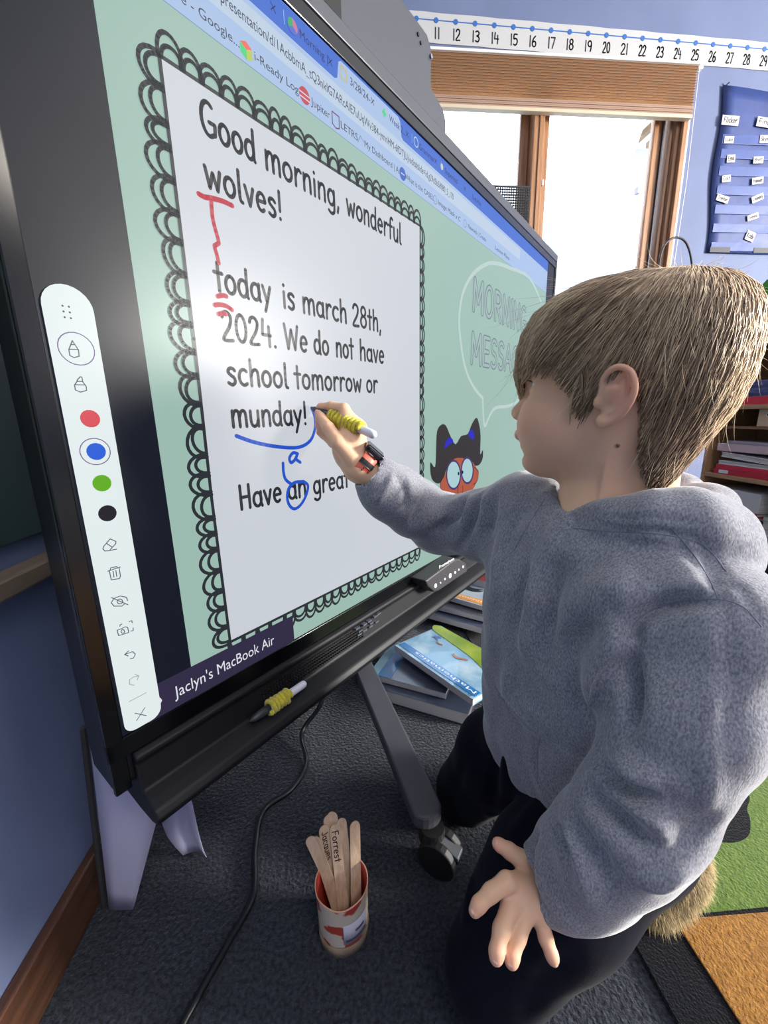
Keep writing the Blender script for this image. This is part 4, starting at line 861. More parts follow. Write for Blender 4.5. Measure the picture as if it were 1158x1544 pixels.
allP = [HEAD[0], PR, PL, PB2]; allQ = []; n_ = 0; cols = [HEAD[2]]
def handcol(P, tips):
    C = np.tile(SK * .97, (len(P), 1))
    for t in tips: C = blend(C, RED, .4 * np.exp(-(np.linalg.norm(P - t, axis=1) / .010) ** 2))
    return C
cols += [handcol(PR, [c[-1][0] for c in RH]), handcol(PL, [c[-1][0] for c in LH]), np.tile(SK, (len(PB2), 1))]
for P_, Q_ in zip(allP, (HEAD[1], QR, QL, QB2)): allQ.append(np.asarray(Q_) + n_); n_ += len(P_)
skin = mat('skin', (222, 178, 146), .52, attr='tint', sss=.25, bump=.12, bscale=900, bdist=.0004, spec=.35)
body = mesh('body', np.vstack(allP), np.vstack(allQ), skin, person, smooth=True); vcol(body, np.vstack(cols))
# eyes, lashes
for s_ in (1, -1):
    c = (EYE[0] + .0002, s_ * EYE[1], EYE[2]); V = []; Fc = []; n1, n2 = 24, 16; R_ = .01135; gz = np.array([.93, -.30, -.18]); gz /= np.linalg.norm(gz); e1 = np.cross(gz, [0, 0, 1]); e1 /= np.linalg.norm(e1); e2 = np.cross(e1, gz)
    for i in range(n2 + 1):
        th = PI * i / n2
        for k in range(n1): ph = 2 * PI * k / n1; V.append(hd(np.array(c) + R_ * (math.cos(th) * gz + math.sin(th) * (math.cos(ph) * e1 + math.sin(ph) * e2))))
    fm = []
    for i in range(n2):
        for k in range(n1): Fc.append((i * n1 + k, i * n1 + (k + 1) % n1, (i + 1) * n1 + (k + 1) % n1, (i + 1) * n1 + k)); fm.append(2 if i < 2 else (1 if i < 4 else 0))
    mesh('eye', V, Fc, None, person, True, [mat('eye_white', (214, 212, 208), .15, coat=.5), mat('iris', (78, 96, 112), .15, coat=.6), mat('pupil', (8, 8, 10), .1, coat=.6)], fm)
lm = MB()
for k in range(15):
    a = (k - 7) / 7; b0 = np.array([EYE[0] + .0125 - .006 * a * a, EYE[1] + a * .0105, EYE[2] + .0050 - .0016 * a * a]); tip_ = b0 + np.array([.0065 - .002 * abs(a), a * .003 + .001, .0012 - .001]); lm.tube([hd(b0), hd((b0 + tip_) / 2 + np.array([0, 0, -.0007])), hd(tip_)], [.0003, .00022, .00008], 4)
lm.build('eyelashes', mat('lash', (92, 72, 58), .6), person)
# fingernails of the left hand
up = np.array([-.3, -.35, .88])
nm_ = mat('nail', (222, 176, 160), .3)
def nail(tip, prev, outv, r_):
    t = tip - prev; t /= np.linalg.norm(t); o_ = outv - outv.dot(t) * t; o_ /= np.linalg.norm(o_); s_ = np.cross(t, o_); V = []; 
    for i in range(5):
        for k in range(5): a = (k - 2) / 2 * 1.0; b_ = (i - 2) / 2; w_ = r_ * (.86 if abs(b_) < .9 else .6); V.append(tip + t * b_ * r_ * .8 - t * r_ * .1 + (s_ * math.sin(a * .9) * w_ + o_ * (math.cos(a * .9) * r_ * .98)))
    o = mesh('fingernail', V, [(i * 5 + k, i * 5 + k + 1, (i + 1) * 5 + k + 1, (i + 1) * 5 + k) for i in range(4) for k in range(4)], nm_, person, True)
    o.modifiers.new('s', 'SOLIDIFY').thickness = .0006
for ch in LH[1:]: nail(ch[-1][0], ch[-3][0], up, ch[-1][1])
nail(LH[0][-1][0], LH[0][-3][0], up, LH[0][-1][1]); nail(RH[1][-1][0], RH[1][-3][0], -ray(480, 620) / 1.2, RH[1][-1][1])
# ---------------------------------------------------------------- hoodie
h = .0042; lo = np.array([-.02, .10, .18]); X, Y, Z = grid(lo, (.56, .80, .84), h)
cb_r = W(560, 716, .630)      # cuff of the writing arm
d = chain(X, Y, Z, [(SR, .058), (W(735, 792, .655), .054), (ER, .052)], .03)
d = chain(X, Y, Z, [(ER, .052), (W(622, 764, .685), .048), (W(590, 742, .655), .043), (W(572, 728, .640), .038)], .02, d)
d = smin(d, chain(X, Y, Z, [(W(577, 733, .642), .0400), (W(562, 716, .630), .0320)], .008), .006)
# torso from stacked slabs (wide across, thinner front to back)
tors = None
for (t, hw, r_, fo, so) in ((0.02, .074, .058, .006, -.004), (.16, .070, .070, .014, -.006), (.36, .062, .076, .016, -.014), (.58, .058, .078, .014, -.022), (.80, .056, .080, .010, -.020), (.98, .064, .084, .006, -.006)):
    c = MID * (1 - t) + PV * t + tf * fo + tl * so; q = cap_d(X, Y, Z, c - tl * hw, c + tl * hw, r_, r_); tors = q if tors is None else smin(tors, q, .05)
d = smin(d, tors, .035)
d = smin(d, chain(X, Y, Z, [(SR + np.array([0, 0, .004]), .054), (MID + np.array([0, 0, .028]), .062), (SL_, .062)], .03), .03)
arm = chain(X, Y, Z, [(SL_, .062), (W(1030, 1080, .374), .055), (EL, .051)], .03)
arm = chain(X, Y, Z, [(EL, .051), (W(918, 1268, .420), .051), (W(880, 1305, .452), .050), (W(842, 1325, .466), .043)], .025, arm)
cuff = chain(X, Y, Z, [(W(842, 1327, .466), .0440), (W(815, 1331, .468), .0375)], .008)
arm = smin(arm, cuff, .008)
d = smin(d, arm, .009)
# hem: trim below the waistband, neck opening, hollow cuffs
hood = None
hp = [((856, 762, .500), .013), ((876, 782, .455), .017), ((930, 786, .415), .021), ((985, 782, .392), .026), ((1035, 790, .385), .030), ((1066, 800, .405), .032), ((1060, 775, .450), .030), ((1020, 752, .510), .028), ((960, 742, .560), .022), ((890, 735, .575), .018), ((853, 738, .545), .013), ((856, 762, .500), .013)]
hood = chain(X, Y, Z, [(W(*p), r_) for p, r_ in hp], .014)
lump = chain(X, Y, Z, [(W(1035, 800, .400), .036), (W(1072, 832, .405), .034), (W(1052, 845, .470), .040)], .03); hood = smin(hood, lump, .02)
d = smin(d, hood, .004)
neck_ax = [(W(912, 700, .470), .046), (NB, .047), (W(925, 790, .480), .040)]
d = smax(d, -chain(X, Y, Z, neck_ax, .01), .006)
d = smax(d, -chain(X, Y, Z, [(W(868, 742, .38), .015), (W(862, 742, .52), .020)], .01), .004)
d = smax(d, -chain(X, Y, Z, [(W(855, 758, .38), .005), (W(853, 758, .50), .006)], .01), .004)
d = smax(d, -chain(X, Y, Z, [(W(562, 716, .630), .0245), (W(520, 684, .60), .03)], .01), .004)
d = smax(d, -chain(X, Y, Z, [(W(816, 1331, .468), .0290), (W(780, 1335, .470), .032)], .01), .004)
# cut the far ends of both cuffs flat
for (a, b_) in ((W(574, 729, .640), W(551, 706, .621)), (W(840, 1326, .466), W(803, 1333, .470))):
    n__ = (b_ - a) / np.linalg.norm(b_ - a); pl__ = (X - b_[0]) * n__[0] + (Y - b_[1]) * n__[1] + (Z - b_[2]) * n__[2]; near = np.sqrt((X - b_[0]) ** 2 + (Y - b_[1]) ** 2 + (Z - b_[2]) ** 2) - .075
    d = smax(d, np.minimum(pl__, -near) if False else np.where(near < 0, pl__, -1.0).astype(np.float32), .004)
hemz = PV[2] - .035
d = smax(d, (hemz - Z).astype(np.float32), .010)
Pg, Qg = nets(d, lo, h); del d, tors, arm, hood, X, Y, Z
Pg = relax(Pg, Qg, 3, .5)
tr = bvh(Pg, Qg); Ng = normals(Pg, Qg)
folds = [  # picture line, depth, width
 ([(700, 752), (690, 775), (672, 790), (655, 800)], -.007, .007), ([(722, 750), (715, 775), (703, 805), (690, 830)], -.008, .007), ([(746, 745), (742, 775), (735, 805)], -.006, .007), ([(640, 745), (628, 775), (618, 795)], -.004, .007),
 ([(712, 748), (706, 775), (694, 800)], .005, .008), ([(733, 748), (729, 775), (722, 805)], .005, .008), ([(680, 758), (668, 775), (655, 785)], .004, .008), ([(600, 720), (612, 745), (608, 770)], -.004, .006), ([(576, 760), (600, 742), (612, 722)], -.005, .004), ([(566, 755), (584, 735), (592, 712)], .003, .005),
 ([(950, 960), (962, 935), (990, 915), (1030, 905), (1085, 903)], -.010, .007), ([(952, 945), (935, 960), (912, 1000), (900, 1040), (905, 1070)], .012, .016), ([(955, 950), (950, 1000), (952, 1050), (948, 1100)], -.012, .008), ([(880, 1000), (870, 1030), (880, 1070), (900, 1090)], -.006, .012),
 ([(760, 800), (748, 850), (742, 900)], .004, .010), ([(830, 820), (812, 870), (800, 930), (790, 990)], .006, .013), ([(850, 850), (835, 900), (825, 950), (820, 1000)], -.005, .010), ([(800, 850), (782, 910), (775, 960)], -.005, .010), ([(770, 1000), (768, 1040), (790, 1080), (830, 1120)], .006, .012), ([(960, 890), (920, 890), (880, 910), (850, 950)], .008, .018), ([(900, 940), (870, 960), (850, 1000)], -.006, .014),
 ([(1000, 800), (1040, 840), (1070, 880), (1082, 905)], -.003, .003), ([(785, 775), (770, 810), (750, 850)], -.003, .003),
 ([(1082, 905), (1080, 1000), (1078, 1080), (1072, 1150), (1060, 1220), (1020, 1275), (990, 1290)], .0028, .009), ([(1092, 905), (1092, 1000), (1088, 1080), (1084, 1150)], -.003, .008),
 ([(905, 1150), (925, 1175), (960, 1195), (1000, 1200)], -.009, .011), ([(880, 1200), (905, 1210), (950, 1250), (985, 1290)], -.010, .010), ([(930, 1150), (960, 1170), (1000, 1180)], .008, .012), ([(900, 1180), (930, 1200), (980, 1230), (1000, 1260)], .008, .011), ([(835, 1250), (850, 1265), (855, 1290)], -.009, .007), ([(815, 1252), (800, 1270), (798, 1300), (800, 1330)], -.006, .006), ([(870, 1230), (880, 1260), (905, 1300), (915, 1340)], -.006, .010), ([(850, 1240), (865, 1270), (880, 1310), (885, 1350)], .006, .009),
 ([(800, 1264), (796, 1310), (808, 1350), (832, 1386)], -.005, .0045),
 ([(1000, 1300), (1040, 1260), (1062, 1210)], -.006, .010), ([(960, 1330), (1000, 1330), (1030, 1300)], .004, .010),
 ([(745, 1030), (765, 1065), (800, 1100), (840, 1120), (870, 1140)], -.003, .0035), ([(815, 1110), (808, 1140), (812, 1175), (835, 1210)], -.003, .0035), ([(775, 1035), (790, 1060), (830, 1095)], .003, .01),
 ([(865, 772), (930, 798), (1000, 802), (1060, 822), (1098, 870)], -.004, .004), ([(878, 770), (940, 782), (1010, 782), (1060, 795)], -.0028, .0028), ([(850, 768), (870, 788), (862, 795)], -.003, .004),
 ([(1000, 900), (1040, 890), (1080, 892)], .004, .008), ([(1070, 870), (1090, 880), (1120, 890), (1140, 930)], -.003, .004), ([(1060, 830), (1075, 860), (1080, 900)], -.004, .005),
]
for q, amp, w in folds: Pg = crease(Pg, Ng, tr, q, amp * (1.7 if w > .0045 else 1.2), w)
Pg = relax(Pg, Qg, 1, .4)
tt = (np.sin(Pg[:, 0] * 61 + 2 * np.sin(Pg[:, 2] * 37)) * np.sin(Pg[:, 2] * 43 + 1.7 * np.sin(Pg[:, 1] * 51)) * np.sin(Pg[:, 1] * 47 + Pg[:, 0] * 20)); Pg = Pg + Ng * (.0030 * tt)[:, None]
hm = mat('hoodie_fleece', (156, 156, 162), .95, spec=.1, col2=(102, 103, 112), nscale=620, stretch=(1, 1, .5), sheen=.5, bump=.35, bscale=520, bdist=.0012, detail=6, lo=.30, hi=.68)
hoodie = mesh('hoodie', Pg, Qg, hm, person, smooth=True)
# seams and drawn edges follow the cloth
tr2 = bvh(Pg, Qg); smm = mat('seam_cloth', (112, 114, 128), .95, sheen=.3)
for q in ([(950, 962), (957, 940), (985, 918), (1030, 906), (1083, 904), (1120, 915), (1148, 945)], [(1012, 796), (1045, 835), (1070, 875), (1083, 904)], [(745, 1032), (768, 1066), (803, 1100), (842, 1122)], [(815, 1110), (810, 1140), (814, 1175), (835, 1208)], [(862, 796), (930, 802), (1000, 806), (1060, 822), (1095, 862)], [(575, 768), (600, 745), (613, 716)], [(852, 768), (832, 745), (818, 742)], [(822, 752), (798, 790), (775, 830)]):
    L = [shoot(tr2, *p) for p in crv(q, 6)]; L = [p for p in L if p is not None]; L = [p for i, p in enumerate(L) if i == 0 or np.linalg.norm(p - L[i - 1]) < .03]
    if len(L) > 2: MB().tube([q - (q - np.array([0, 0, CAM_H])) * -.0008 for q in L], .0008, 6).build('seam', smm, hoodie, smooth=True)
# ---------------------------------------------------------------- navy pants
h = .006; lo = np.array([-.02, .08, -.012]); X, Y, Z = grid(lo, (.60, .92, .42), h)
d = cap_d(X, Y, Z, HL, HR, .086, .086)
d = chain(X, Y, Z, [(HR, .088), ((HR + KR) / 2 + np.array([0, 0, .03]), .078), (KR, .062)], .03, d)
d = smin(d, chain(X, Y, Z, [(HL, .082), ((HL + KL) / 2 + np.array([-.005, -.005, .035]), .084), (KL + np.array([0, 0, .0]), .068)], .03), .014)
# shins folded back beneath the body
AR, AL = np.array([.44, .70, .055]), np.array([.33, .47, .055])
d = smin(d, chain(X, Y, Z, [(KR, .060), (AR, .046)], .02), .012); d = smin(d, chain(X, Y, Z, [(KL, .060), (AL, .044)], .02), .012)
d = smax(d, (.003 - Z).astype(np.float32), .01)
Pp, Qp = nets(d, lo, h); Pp = relax(Pp, Qp, 3, .5); del d, X, Y, Z
tp_ = bvh(Pp, Qp); Np = normals(Pp, Qp)
for q, a, w in [([(752, 1105), (745, 1160), (740, 1220), (735, 1260)], -.010, .010), ([(770, 1110), (765, 1160), (757, 1220)], .008, .012), ([(700, 1150), (690, 1180), (675, 1200)], -.006, .012), ([(820, 1200), (790, 1240), (770, 1260)], .006, .012), ([(860, 1440), (820, 1480), (790, 1530)], -.006, .014), ([(730, 1290), (710, 1340), (700, 1400)], .005, .014)]: Pp = crease(Pp, Np, tp_, q, a, w)
mesh('pants', Pp, Qp, mat('pants_navy', (15, 17, 30), .9, spec=.1, col2=(11, 13, 23), nscale=60, bump=.3, bscale=300, bdist=.001, sheen=.04), person, smooth=True)
# dark shoes tucked behind
for c, dr in ((AR, (AR - KR)), (AL, (AL - KL))):
    dr = dr / np.linalg.norm(dr); dr[2] = 0; o = c + dr * .03; sd_ = np.array([-dr[1], dr[0], 0]); X, Y, Z = grid(o - .12, o + .12, .006)
    d = chain(X, Y, Z, [(o - dr * .02, .036), (o + dr * .035, .032), (o + dr * .05 + np.array([0, 0, -.01]), .024)], .02); d = smax(d, (.004 - Z).astype(np.float32), .006); P_, Q_ = nets(d, o - .12, .006); mesh('shoe', relax(P_, Q_, 2), Q_, mat('shoe_dark', (28, 30, 36), .6), person, smooth=True)
# ---------------------------------------------------------------- watch on the right wrist
wa = W(547, 700, .626); ax_ = W(575, 728, .640) - W(530, 690, .622); ax_ /= np.linalg.norm(ax_)
toc = np.array([0, 0, CAM_H]) - wa; toc /= np.linalg.norm(toc); e1 = toc - toc.dot(ax_) * ax_; e1 /= np.linalg.norm(e1); e2 = np.cross(ax_, e1)
if (CR.T @ e2)[1] > 0: e2 = -e2
V = []; n1 = 40; prf = [(-.0118, .0), (-.0114, .0020), (0, .0026), (.0114, .0020), (.0118, .0), (.0, -.0006)]
def wring(a0, a1, rr_, mt, nm, n=40, prf=prf, wsc=1.0):
    V = []; full = abs(a1 - a0 - 360) < 1; m = n if full else n + 1
    for i in range(m):
        a = math.radians(a0 + (a1 - a0) * i / n); di = math.cos(a) * e1 + math.sin(a) * e2
        for (q, r_) in prf: V.append(wa + ax_ * q * wsc + di * (rr_ + r_))
    k = len(prf); Fc = []
    for i in range(n):
        for j in range(k): a = i * k + j; b_ = i * k + (j + 1) % k; c = ((i + 1) % m) * k + (j + 1) % k; e = ((i + 1) % m) * k + j; Fc.append((a, b_, c, e))
    if not full: Fc += [tuple(range(k)), tuple(range((m - 1) * k, m * k))[::-1]]
    return mesh(nm, V, Fc, mt, None, True)
cor = mat('strap_coral', (232, 112, 88), .45, col2=(220, 98, 76), nscale=40)
st0 = wring(-230, 50, .0222, cor, 'strap')
watch = bpy.data.objects.new('wrist_watch', None); COL.objects.link(watch); watch.parent = person; watch.location = Vector(wa) - person.location; watch.empty_display_size = .01
watch['label'] = 'coral strap watch with a black case worn on the writing wrist'
def adopt(o):
    o.parent = watch; o.location = o.location - Vector(root_loc(watch))
adopt(st0)
adopt(wring(0, 19, .0236, mat('strap_keeper', (28, 28, 32), .4), 'strap_keeper', 8, wsc=1.05))
for k in range(7):
    a = math.radians(-8 - 9 * k); di = math.cos(a) * e1 + math.sin(a) * e2
    adopt(MB().tube([wa + di * .0240, wa + di * .0256], .0011, 8).build('strap_hole', mat('strap_keeper', (28, 28, 32), .4)))
a = math.radians(78); di = math.cos(a) * e1 + math.sin(a) * e2; sdv = np.cross(ax_, di)
adopt(MB().quadbox(wa + di * .0275, ax_ * .0165, sdv * .0140, di * .0042).build('case', mat('watch_case', (52, 52, 58), .3, metal=.8), bevel=.003, bseg=3))
adopt(MB().quadbox(wa + di * .0318, ax_ * .0145, sdv * .0122, di * .0009).build('dial_glass', mat('watch_glass', (10, 10, 12), .08), bevel=.0008))
for k in (-1, 1): adopt(MB().quadbox(wa + di * .0262 + ax_ * k * .0 + sdv * k * .0135, ax_ * .0105, sdv * .003, di * .003).build('lug', mat('lug_black', (24, 24, 28), .4), bevel=.001))
# ---------------------------------------------------------------- hair
HT = [(-.12, .004), (-.07, .006), (-.03, .010), (.02, .013), (.07, .014), (.115, .012), (.14, .010)]
def hair_field(x, y, z):
    """level set the hair lies on, in head coordinates: 0 on the outer hair surface"""
    zz = np.clip(z - .008, -.094, .119)
    xf = tab(zz, [(-.09, .075), (-.04, .094), (0, .1035), (.02, .1100), (.045, .1105), (.065, .1070), (.085, .0975), (.100, .0800), (.112, .0560), (.119, .020)])
    xb = tab(zz, [(-.09, .060), (-.075, .068), (-.055, .078), (-.035, .088), (-.01, .100), (.02, .1070), (.05, .1085), (.075, .1060), (.095, .0960), (.108, .080), (.116, .056), (.119, .020)])
    w = tab(zz, [(-.09, .050), (-.06, .056), (-.03, .064), (0, .0725), (.03, .0790), (.055, .0800), (.08, .0745), (.098, .0610), (.110, .0440), (.119, .015)])
    ex = np.where(x > 0, xf, xb); q = (np.abs(x / ex) ** 2.2 + np.abs(y / w) ** 2.2) ** (1 / 2.2); d = (q - 1) * np.minimum(np.minimum(ex, w), .06)
    return np.where(z > .1265, np.maximum(d, z - .127), d)
AZ = [(-180, -.074), (-150, -.070), (-128, -.052), (-118, -.026), (-112, .006), (-104, .030), (-92, .030), (-84, .012), (-74, -.012), (-66, -.008), (-58, .020), (-45, .038), (-25, .040), (-12, .028), (0, .020), (7, .024), (13, .034), (24, .043), (40, .043), (52, .036), (60, .024), (67, -.006), (74, -.014), (84, .012), (92, .030), (104, .030), (112, .004), (118, -.028), (128, -.052), (150, -.070), (180, -.074)]
def zlow(x, y): return np.interp(np.degrees(np.arctan2(y, x)), [a for a, b_ in AZ], [b_ for a, b_ in AZ])
lo = np.array([-.125, -.095, -.09]); X, Y, Z = grid(lo, (.125, .095, .135), .0022)
WH = np.array([-.050, -.004, .124])
ang = np.arctan2(Y - WH[1], X - WH[0]); rad_ = np.sqrt((X - WH[0]) ** 2 + (Y - WH[1]) ** 2)
groove = .0016 * np.sin(ang * 23 + 3 * np.sin(rad_ * 40 + Z * 25)) * np.clip(rad_ / .05, 0, 1) + .0012 * np.sin(ang * 41 + 2 * np.sin(Z * 60))
d = hair_field(X, Y, Z) + .0022 + groove
d = smax(d, (zlow(X, Y) - Z).astype(np.float32) + .0015 * np.sin(ang * 60), .004)
d = smax(d, -(head_base(X, Y, Z) + .004), .002)
Phr, Qhr = nets(d.astype(np.float32), lo, .0022); del d, X, Y, Z
Phr = relax(Phr, Qhr, 1, .5)
hb = mat('hair_base', (140, 118, 96), .55, col2=(96, 78, 64), nscale=90, stretch=(1, 1, .2), bump=.5, bscale=200, bdist=.002)
hair = mesh('hair', HO + Phr @ HM.T, Qhr, hb, person, smooth=True)
# strands
def hf(p): 
    return hair_field(p[:, 0], p[:, 1], p[:, 2])
def hgrad(p, e=.0012):
    g = np.zeros_like(p)
    for i in range(3):
        q = p.copy(); q[:, i] += e; r_ = p.copy(); r_[:, i] -= e; g[:, i] = (hf(q) - hf(r_)) / (2 * e)
    return g
NS = 15000; STEP = 15
pr = RNG.normal(size=(NS * 3, 3)); pr /= np.linalg.norm(pr, axis=1)[:, None]; pr = pr * np.array([.1, .075, .11]) + np.array([0, 0, .03])
pr = pr[(pr[:, 2] > zlow(pr[:, 0], pr[:, 1]) + .006)]
pr = np.vstack([pr[:NS - 2600]] + [WH + RNG.normal(size=(2600, 3)) * np.array([.030, .030, .0])])
n_s = len(pr)
def project(p, lev, it=3):
    for _ in range(it):
        g = hgrad(p); gn = (g ** 2).sum(1) + 1e-6; p = p - g * ((hf(p) - lev) / gn)[:, None] * .9
    return p
lev0 = RNG.uniform(-.003, .0012, n_s)
p = project(pr, lev0, 6); ln = RNG.uniform(.035, .085, n_s)
clump = RNG.integers(0, 900, n_s)
cj = RNG.normal(size=(900, 3)) * .22
traj = [p.copy()]; ff = np.zeros(n_s, bool)
for s in range(STEP):
    away = p - WH; rr2 = np.linalg.norm(away[:, :2], axis=1); away /= (np.linalg.norm(away, axis=1)[:, None] + 1e-6)
    sw = np.stack([-away[:, 1], away[:, 0], np.zeros(n_s)], 1) * (np.exp(-rr2 / .03) * .9)[:, None]      # whorl
    az_ = np.degrees(np.arctan2(p[:, 1], p[:, 0])); fr_w = np.clip((p[:, 0] + .02) / .06, 0, 1)
    dv = away + sw + np.array([0, 0, -.75]) * np.clip(1 - p[:, 2] / .13, 0.05, 1)[:, None] + np.array([.40, 0, 0]) * fr_w[:, None] + cj[clump] * .5 + RNG.normal(size=(n_s, 3)) * .07
    dv[:, 0] += np.where((p[:, 0] < -.02), .25 * np.clip((.03 - p[:, 2]) / .08, 0, 1), 0)
    g = hgrad(p); g /= np.linalg.norm(g, axis=1)[:, None] + 1e-6; dv -= (dv * g).sum(1)[:, None] * g * (1 - ff[:, None] * .6); dv /= np.linalg.norm(dv, axis=1)[:, None] + 1e-6
    st_l = (ln / STEP)[:, None]; over = zlow(p[:, 0], p[:, 1]) - p[:, 2]; stop = over > np.where(RNG.random(n_s) < .2, .017, .006); st_l = np.where((stop)[:, None], st_l * .0, st_l)
    p = p + dv * st_l; q = project(p, lev0 + .0004 * np.sin(s + clump), 1); p = np.where(stop[:, None], p, q); traj.append(p.copy())
T = np.stack(traj, 1)   # n, S+1, 3
# a long pale wisp hanging in front of the ear and stray flyaways
def extra_strand(pts, n, spread, w):
    P_ = np.array([np.array(q) for q in crv([np.array(q, float) for q in pts], 5)]); idx = np.linspace(0, len(P_) - 1, STEP + 1); P_ = np.stack([np.interp(idx, range(len(P_)), P_[:, i]) for i in range(3)], 1)
    return P_[None] + RNG.normal(size=(n, 1, 3)) * spread * (np.linspace(1, .15, STEP + 1)[None, :, None])
def hp_(px, py, y0=.074):
    r_ = HM.T @ ray(px, py); o = hinv((0, 0, CAM_H)); t = (y0 - o[1]) / r_[1]; return o + r_ * t
wis = [extra_strand([hp_(880, 540, .074), hp_(872, 575, .071), hp_(862, 605, .068), hp_(859, 640, .063)], 26, .0016, 1), extra_strand([hp_(862, 530, .072), hp_(850, 565, .066), hp_(845, 580, .063)], 40, .003, 1),
       extra_strand([hp_(850, 500, .070), hp_(815, 540, .058), hp_(786, 580, .030)], 70, .004, 1), extra_strand([hp_(840, 480, .060), hp_(800, 530, .045), hp_(780, 578, .016)], 90, .004, 1), extra_strand([hp_(890, 560, .074), hp_(885, 590, .071), hp_(878, 612, .068)], 60, .003, 1)]
fl = []
for k in range(260):
    i = RNG.integers(0, n_s); b_ = T[i, 3]; g = hgrad(b_[None])[0]; g /= np.linalg.norm(g); dr = T[i, 6] - T[i, 0]; dr /= np.linalg.norm(dr) + 1e-6; L_ = RNG.uniform(.02, .055); cv = RNG.normal(size=3) * .3
    tt_ = np.linspace(0, 1, STEP + 1)[:, None]; fl.append(b_ + L_ * (dr * tt_ + g * tt_ ** 1.5 * RNG.uniform(.1, .5) + cv * tt_ ** 2 * .6))
for k in range(70):   # tuft standing at the whorl
    b_ = WH + RNG.normal(size=3) * np.array([.010, .010, .001]); a = RNG.uniform(0, 6.28); dr = np.array([math.cos(a) * .8, math.sin(a) * .8, RNG.uniform(.25, .8)]); tt_ = np.linspace(0, 1, STEP + 1)[:, None]; fl.append(b_ + RNG.uniform(.015, .04) * (dr * tt_ + np.array([.3, 0, -.6]) * tt_ ** 2))
T = np.vstack([T] + wis + [np.array(fl)]); n_t = len(T)
nf = len(fl)
base_w = RNG.uniform(.00030, .00062, n_t); base_w[-nf:] = .00013
tapr = np.array([.7] + [1] * 9 + [.9, .8, .65, .5, .35, .15])[:STEP + 1]
tg = np.gradient(T, axis=1); tg /= np.linalg.norm(tg, axis=2)[..., None] + 1e-9
rf = T - np.array([0, 0, .03]); s1 = np.cross(tg, rf); s1 /= np.linalg.norm(s1, axis=2)[..., None] + 1e-9; s2 = np.cross(tg, s1)
VV = []
for k in range(3):
    a = 2 * PI * k / 3; VV.append(T + (math.cos(a) * s1 + math.sin(a) * s2) * (base_w[:, None] * tapr[None])[..., None])
VV = np.stack(VV, 2).reshape(-1, 3)       # strand, step, corner
ii = np.arange(n_t)[:, None, None] * (STEP + 1) * 3 + np.arange(STEP)[None, :, None] * 3; k0 = np.arange(3)[None, None]; k1 = (k0 + 1) % 3
FQ = np.stack([ii + k0, ii + k1, ii + 3 + k1, ii + 3 + k0], -1).reshape(-1, 4)
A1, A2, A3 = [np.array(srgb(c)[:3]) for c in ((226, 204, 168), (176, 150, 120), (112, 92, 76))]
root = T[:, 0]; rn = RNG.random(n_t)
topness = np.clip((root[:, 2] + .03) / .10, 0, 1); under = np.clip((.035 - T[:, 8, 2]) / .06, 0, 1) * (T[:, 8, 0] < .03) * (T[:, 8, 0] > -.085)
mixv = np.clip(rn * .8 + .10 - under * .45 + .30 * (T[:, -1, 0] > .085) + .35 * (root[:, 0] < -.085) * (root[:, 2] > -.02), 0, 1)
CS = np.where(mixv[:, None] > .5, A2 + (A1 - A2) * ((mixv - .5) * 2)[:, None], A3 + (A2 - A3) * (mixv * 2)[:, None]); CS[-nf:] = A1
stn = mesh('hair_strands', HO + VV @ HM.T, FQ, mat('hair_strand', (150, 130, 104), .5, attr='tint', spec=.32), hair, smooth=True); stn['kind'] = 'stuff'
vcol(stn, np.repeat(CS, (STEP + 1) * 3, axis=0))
# ================================================================= pens
fuzz = mat('chenille_yellow', (222, 208, 40), .95, sheen=.6, bump=1.0, bscale=900, bdist=.002, col2=(196, 180, 26), nscale=300)
def pen(name, a, b_, label, r_=.0068, wrap=(.30, .80), turns=9, dark=.3):
    a = np.array(a); b_ = np.array(b_); L_ = b_ - a; e = empty(name, (a + b_) / 2, label, 'pen')
    bw = mat('pen_body_white', (214, 214, 222), .3); bd = mat('pen_tip_dark', (48, 52, 54), .4)
    at = lambda t: a + L_ * t
    MB().tube([at(.0), at(.012), at(.03), at(.07), at(.16), at(dark)], [.0010, .0016, .0034, .0052, r_ * 1.02, r_], 20).build('tip_section', bd, e, smooth=True)
    MB().tube([at(dark), at(.93), at(.97), at(.99), at(1.)], [r_ * .98, r_ * .98, r_ * .9, r_ * .6, r_ * .1], 20).build('barrel', bw, e, smooth=True)
    ax_ = L_ / np.linalg.norm(L_); s1_ = np.cross(ax_, [0, 0, 1.]); s1_ /= np.linalg.norm(s1_); s2_ = np.cross(ax_, s1_); P = []; n_ = turns * 14; R0 = random.Random(len(name) + turns)
    wob = [R0.uniform(-.35, .35) for _ in range(turns + 2)]
    for i in range(n_ + 1):
        t = i / n_; k = t * turns; ang = 2 * PI * k; tt_ = wrap[0] + (wrap[1] - wrap[0]) * (t + (wob[int(k)] * (1 - k % 1) + wob[int(k) + 1] * (k % 1)) * .35 / turns)
        rr_ = r_ + .0026 + .0007 * math.sin(i * 1.7); P.append(at(tt_) + (math.cos(ang) * s1_ + math.sin(ang) * s2_) * rr_)
    MB().tube(P, [.0037 + .0006 * math.sin(i * 2.3) for i in range(len(P))], 7).build('chenille_wrap', fuzz, e, smooth=True)
    # fuzz fibres
    mb = MB()
    for i in range(900):
        p = P[R0.randrange(len(P))]; d = np.array([R0.gauss(0, 1) for _ in range(3)]); d /= np.linalg.norm(d); s = np.cross(d, [.3, .5, .8]); s /= np.linalg.norm(s); q = p + d * .0034; t_ = p + d * .0058
        mb.add([q - s * .00015, q + s * .00015, t_], [(0, 1, 2)])
    f_ = mb.build('chenille_fibres', fuzz, e); f_['kind'] = 'stuff'
    return e
pen('stylus_pen', penA, penB, 'yellow-wrapped pen held in the hand, writing on the screen')
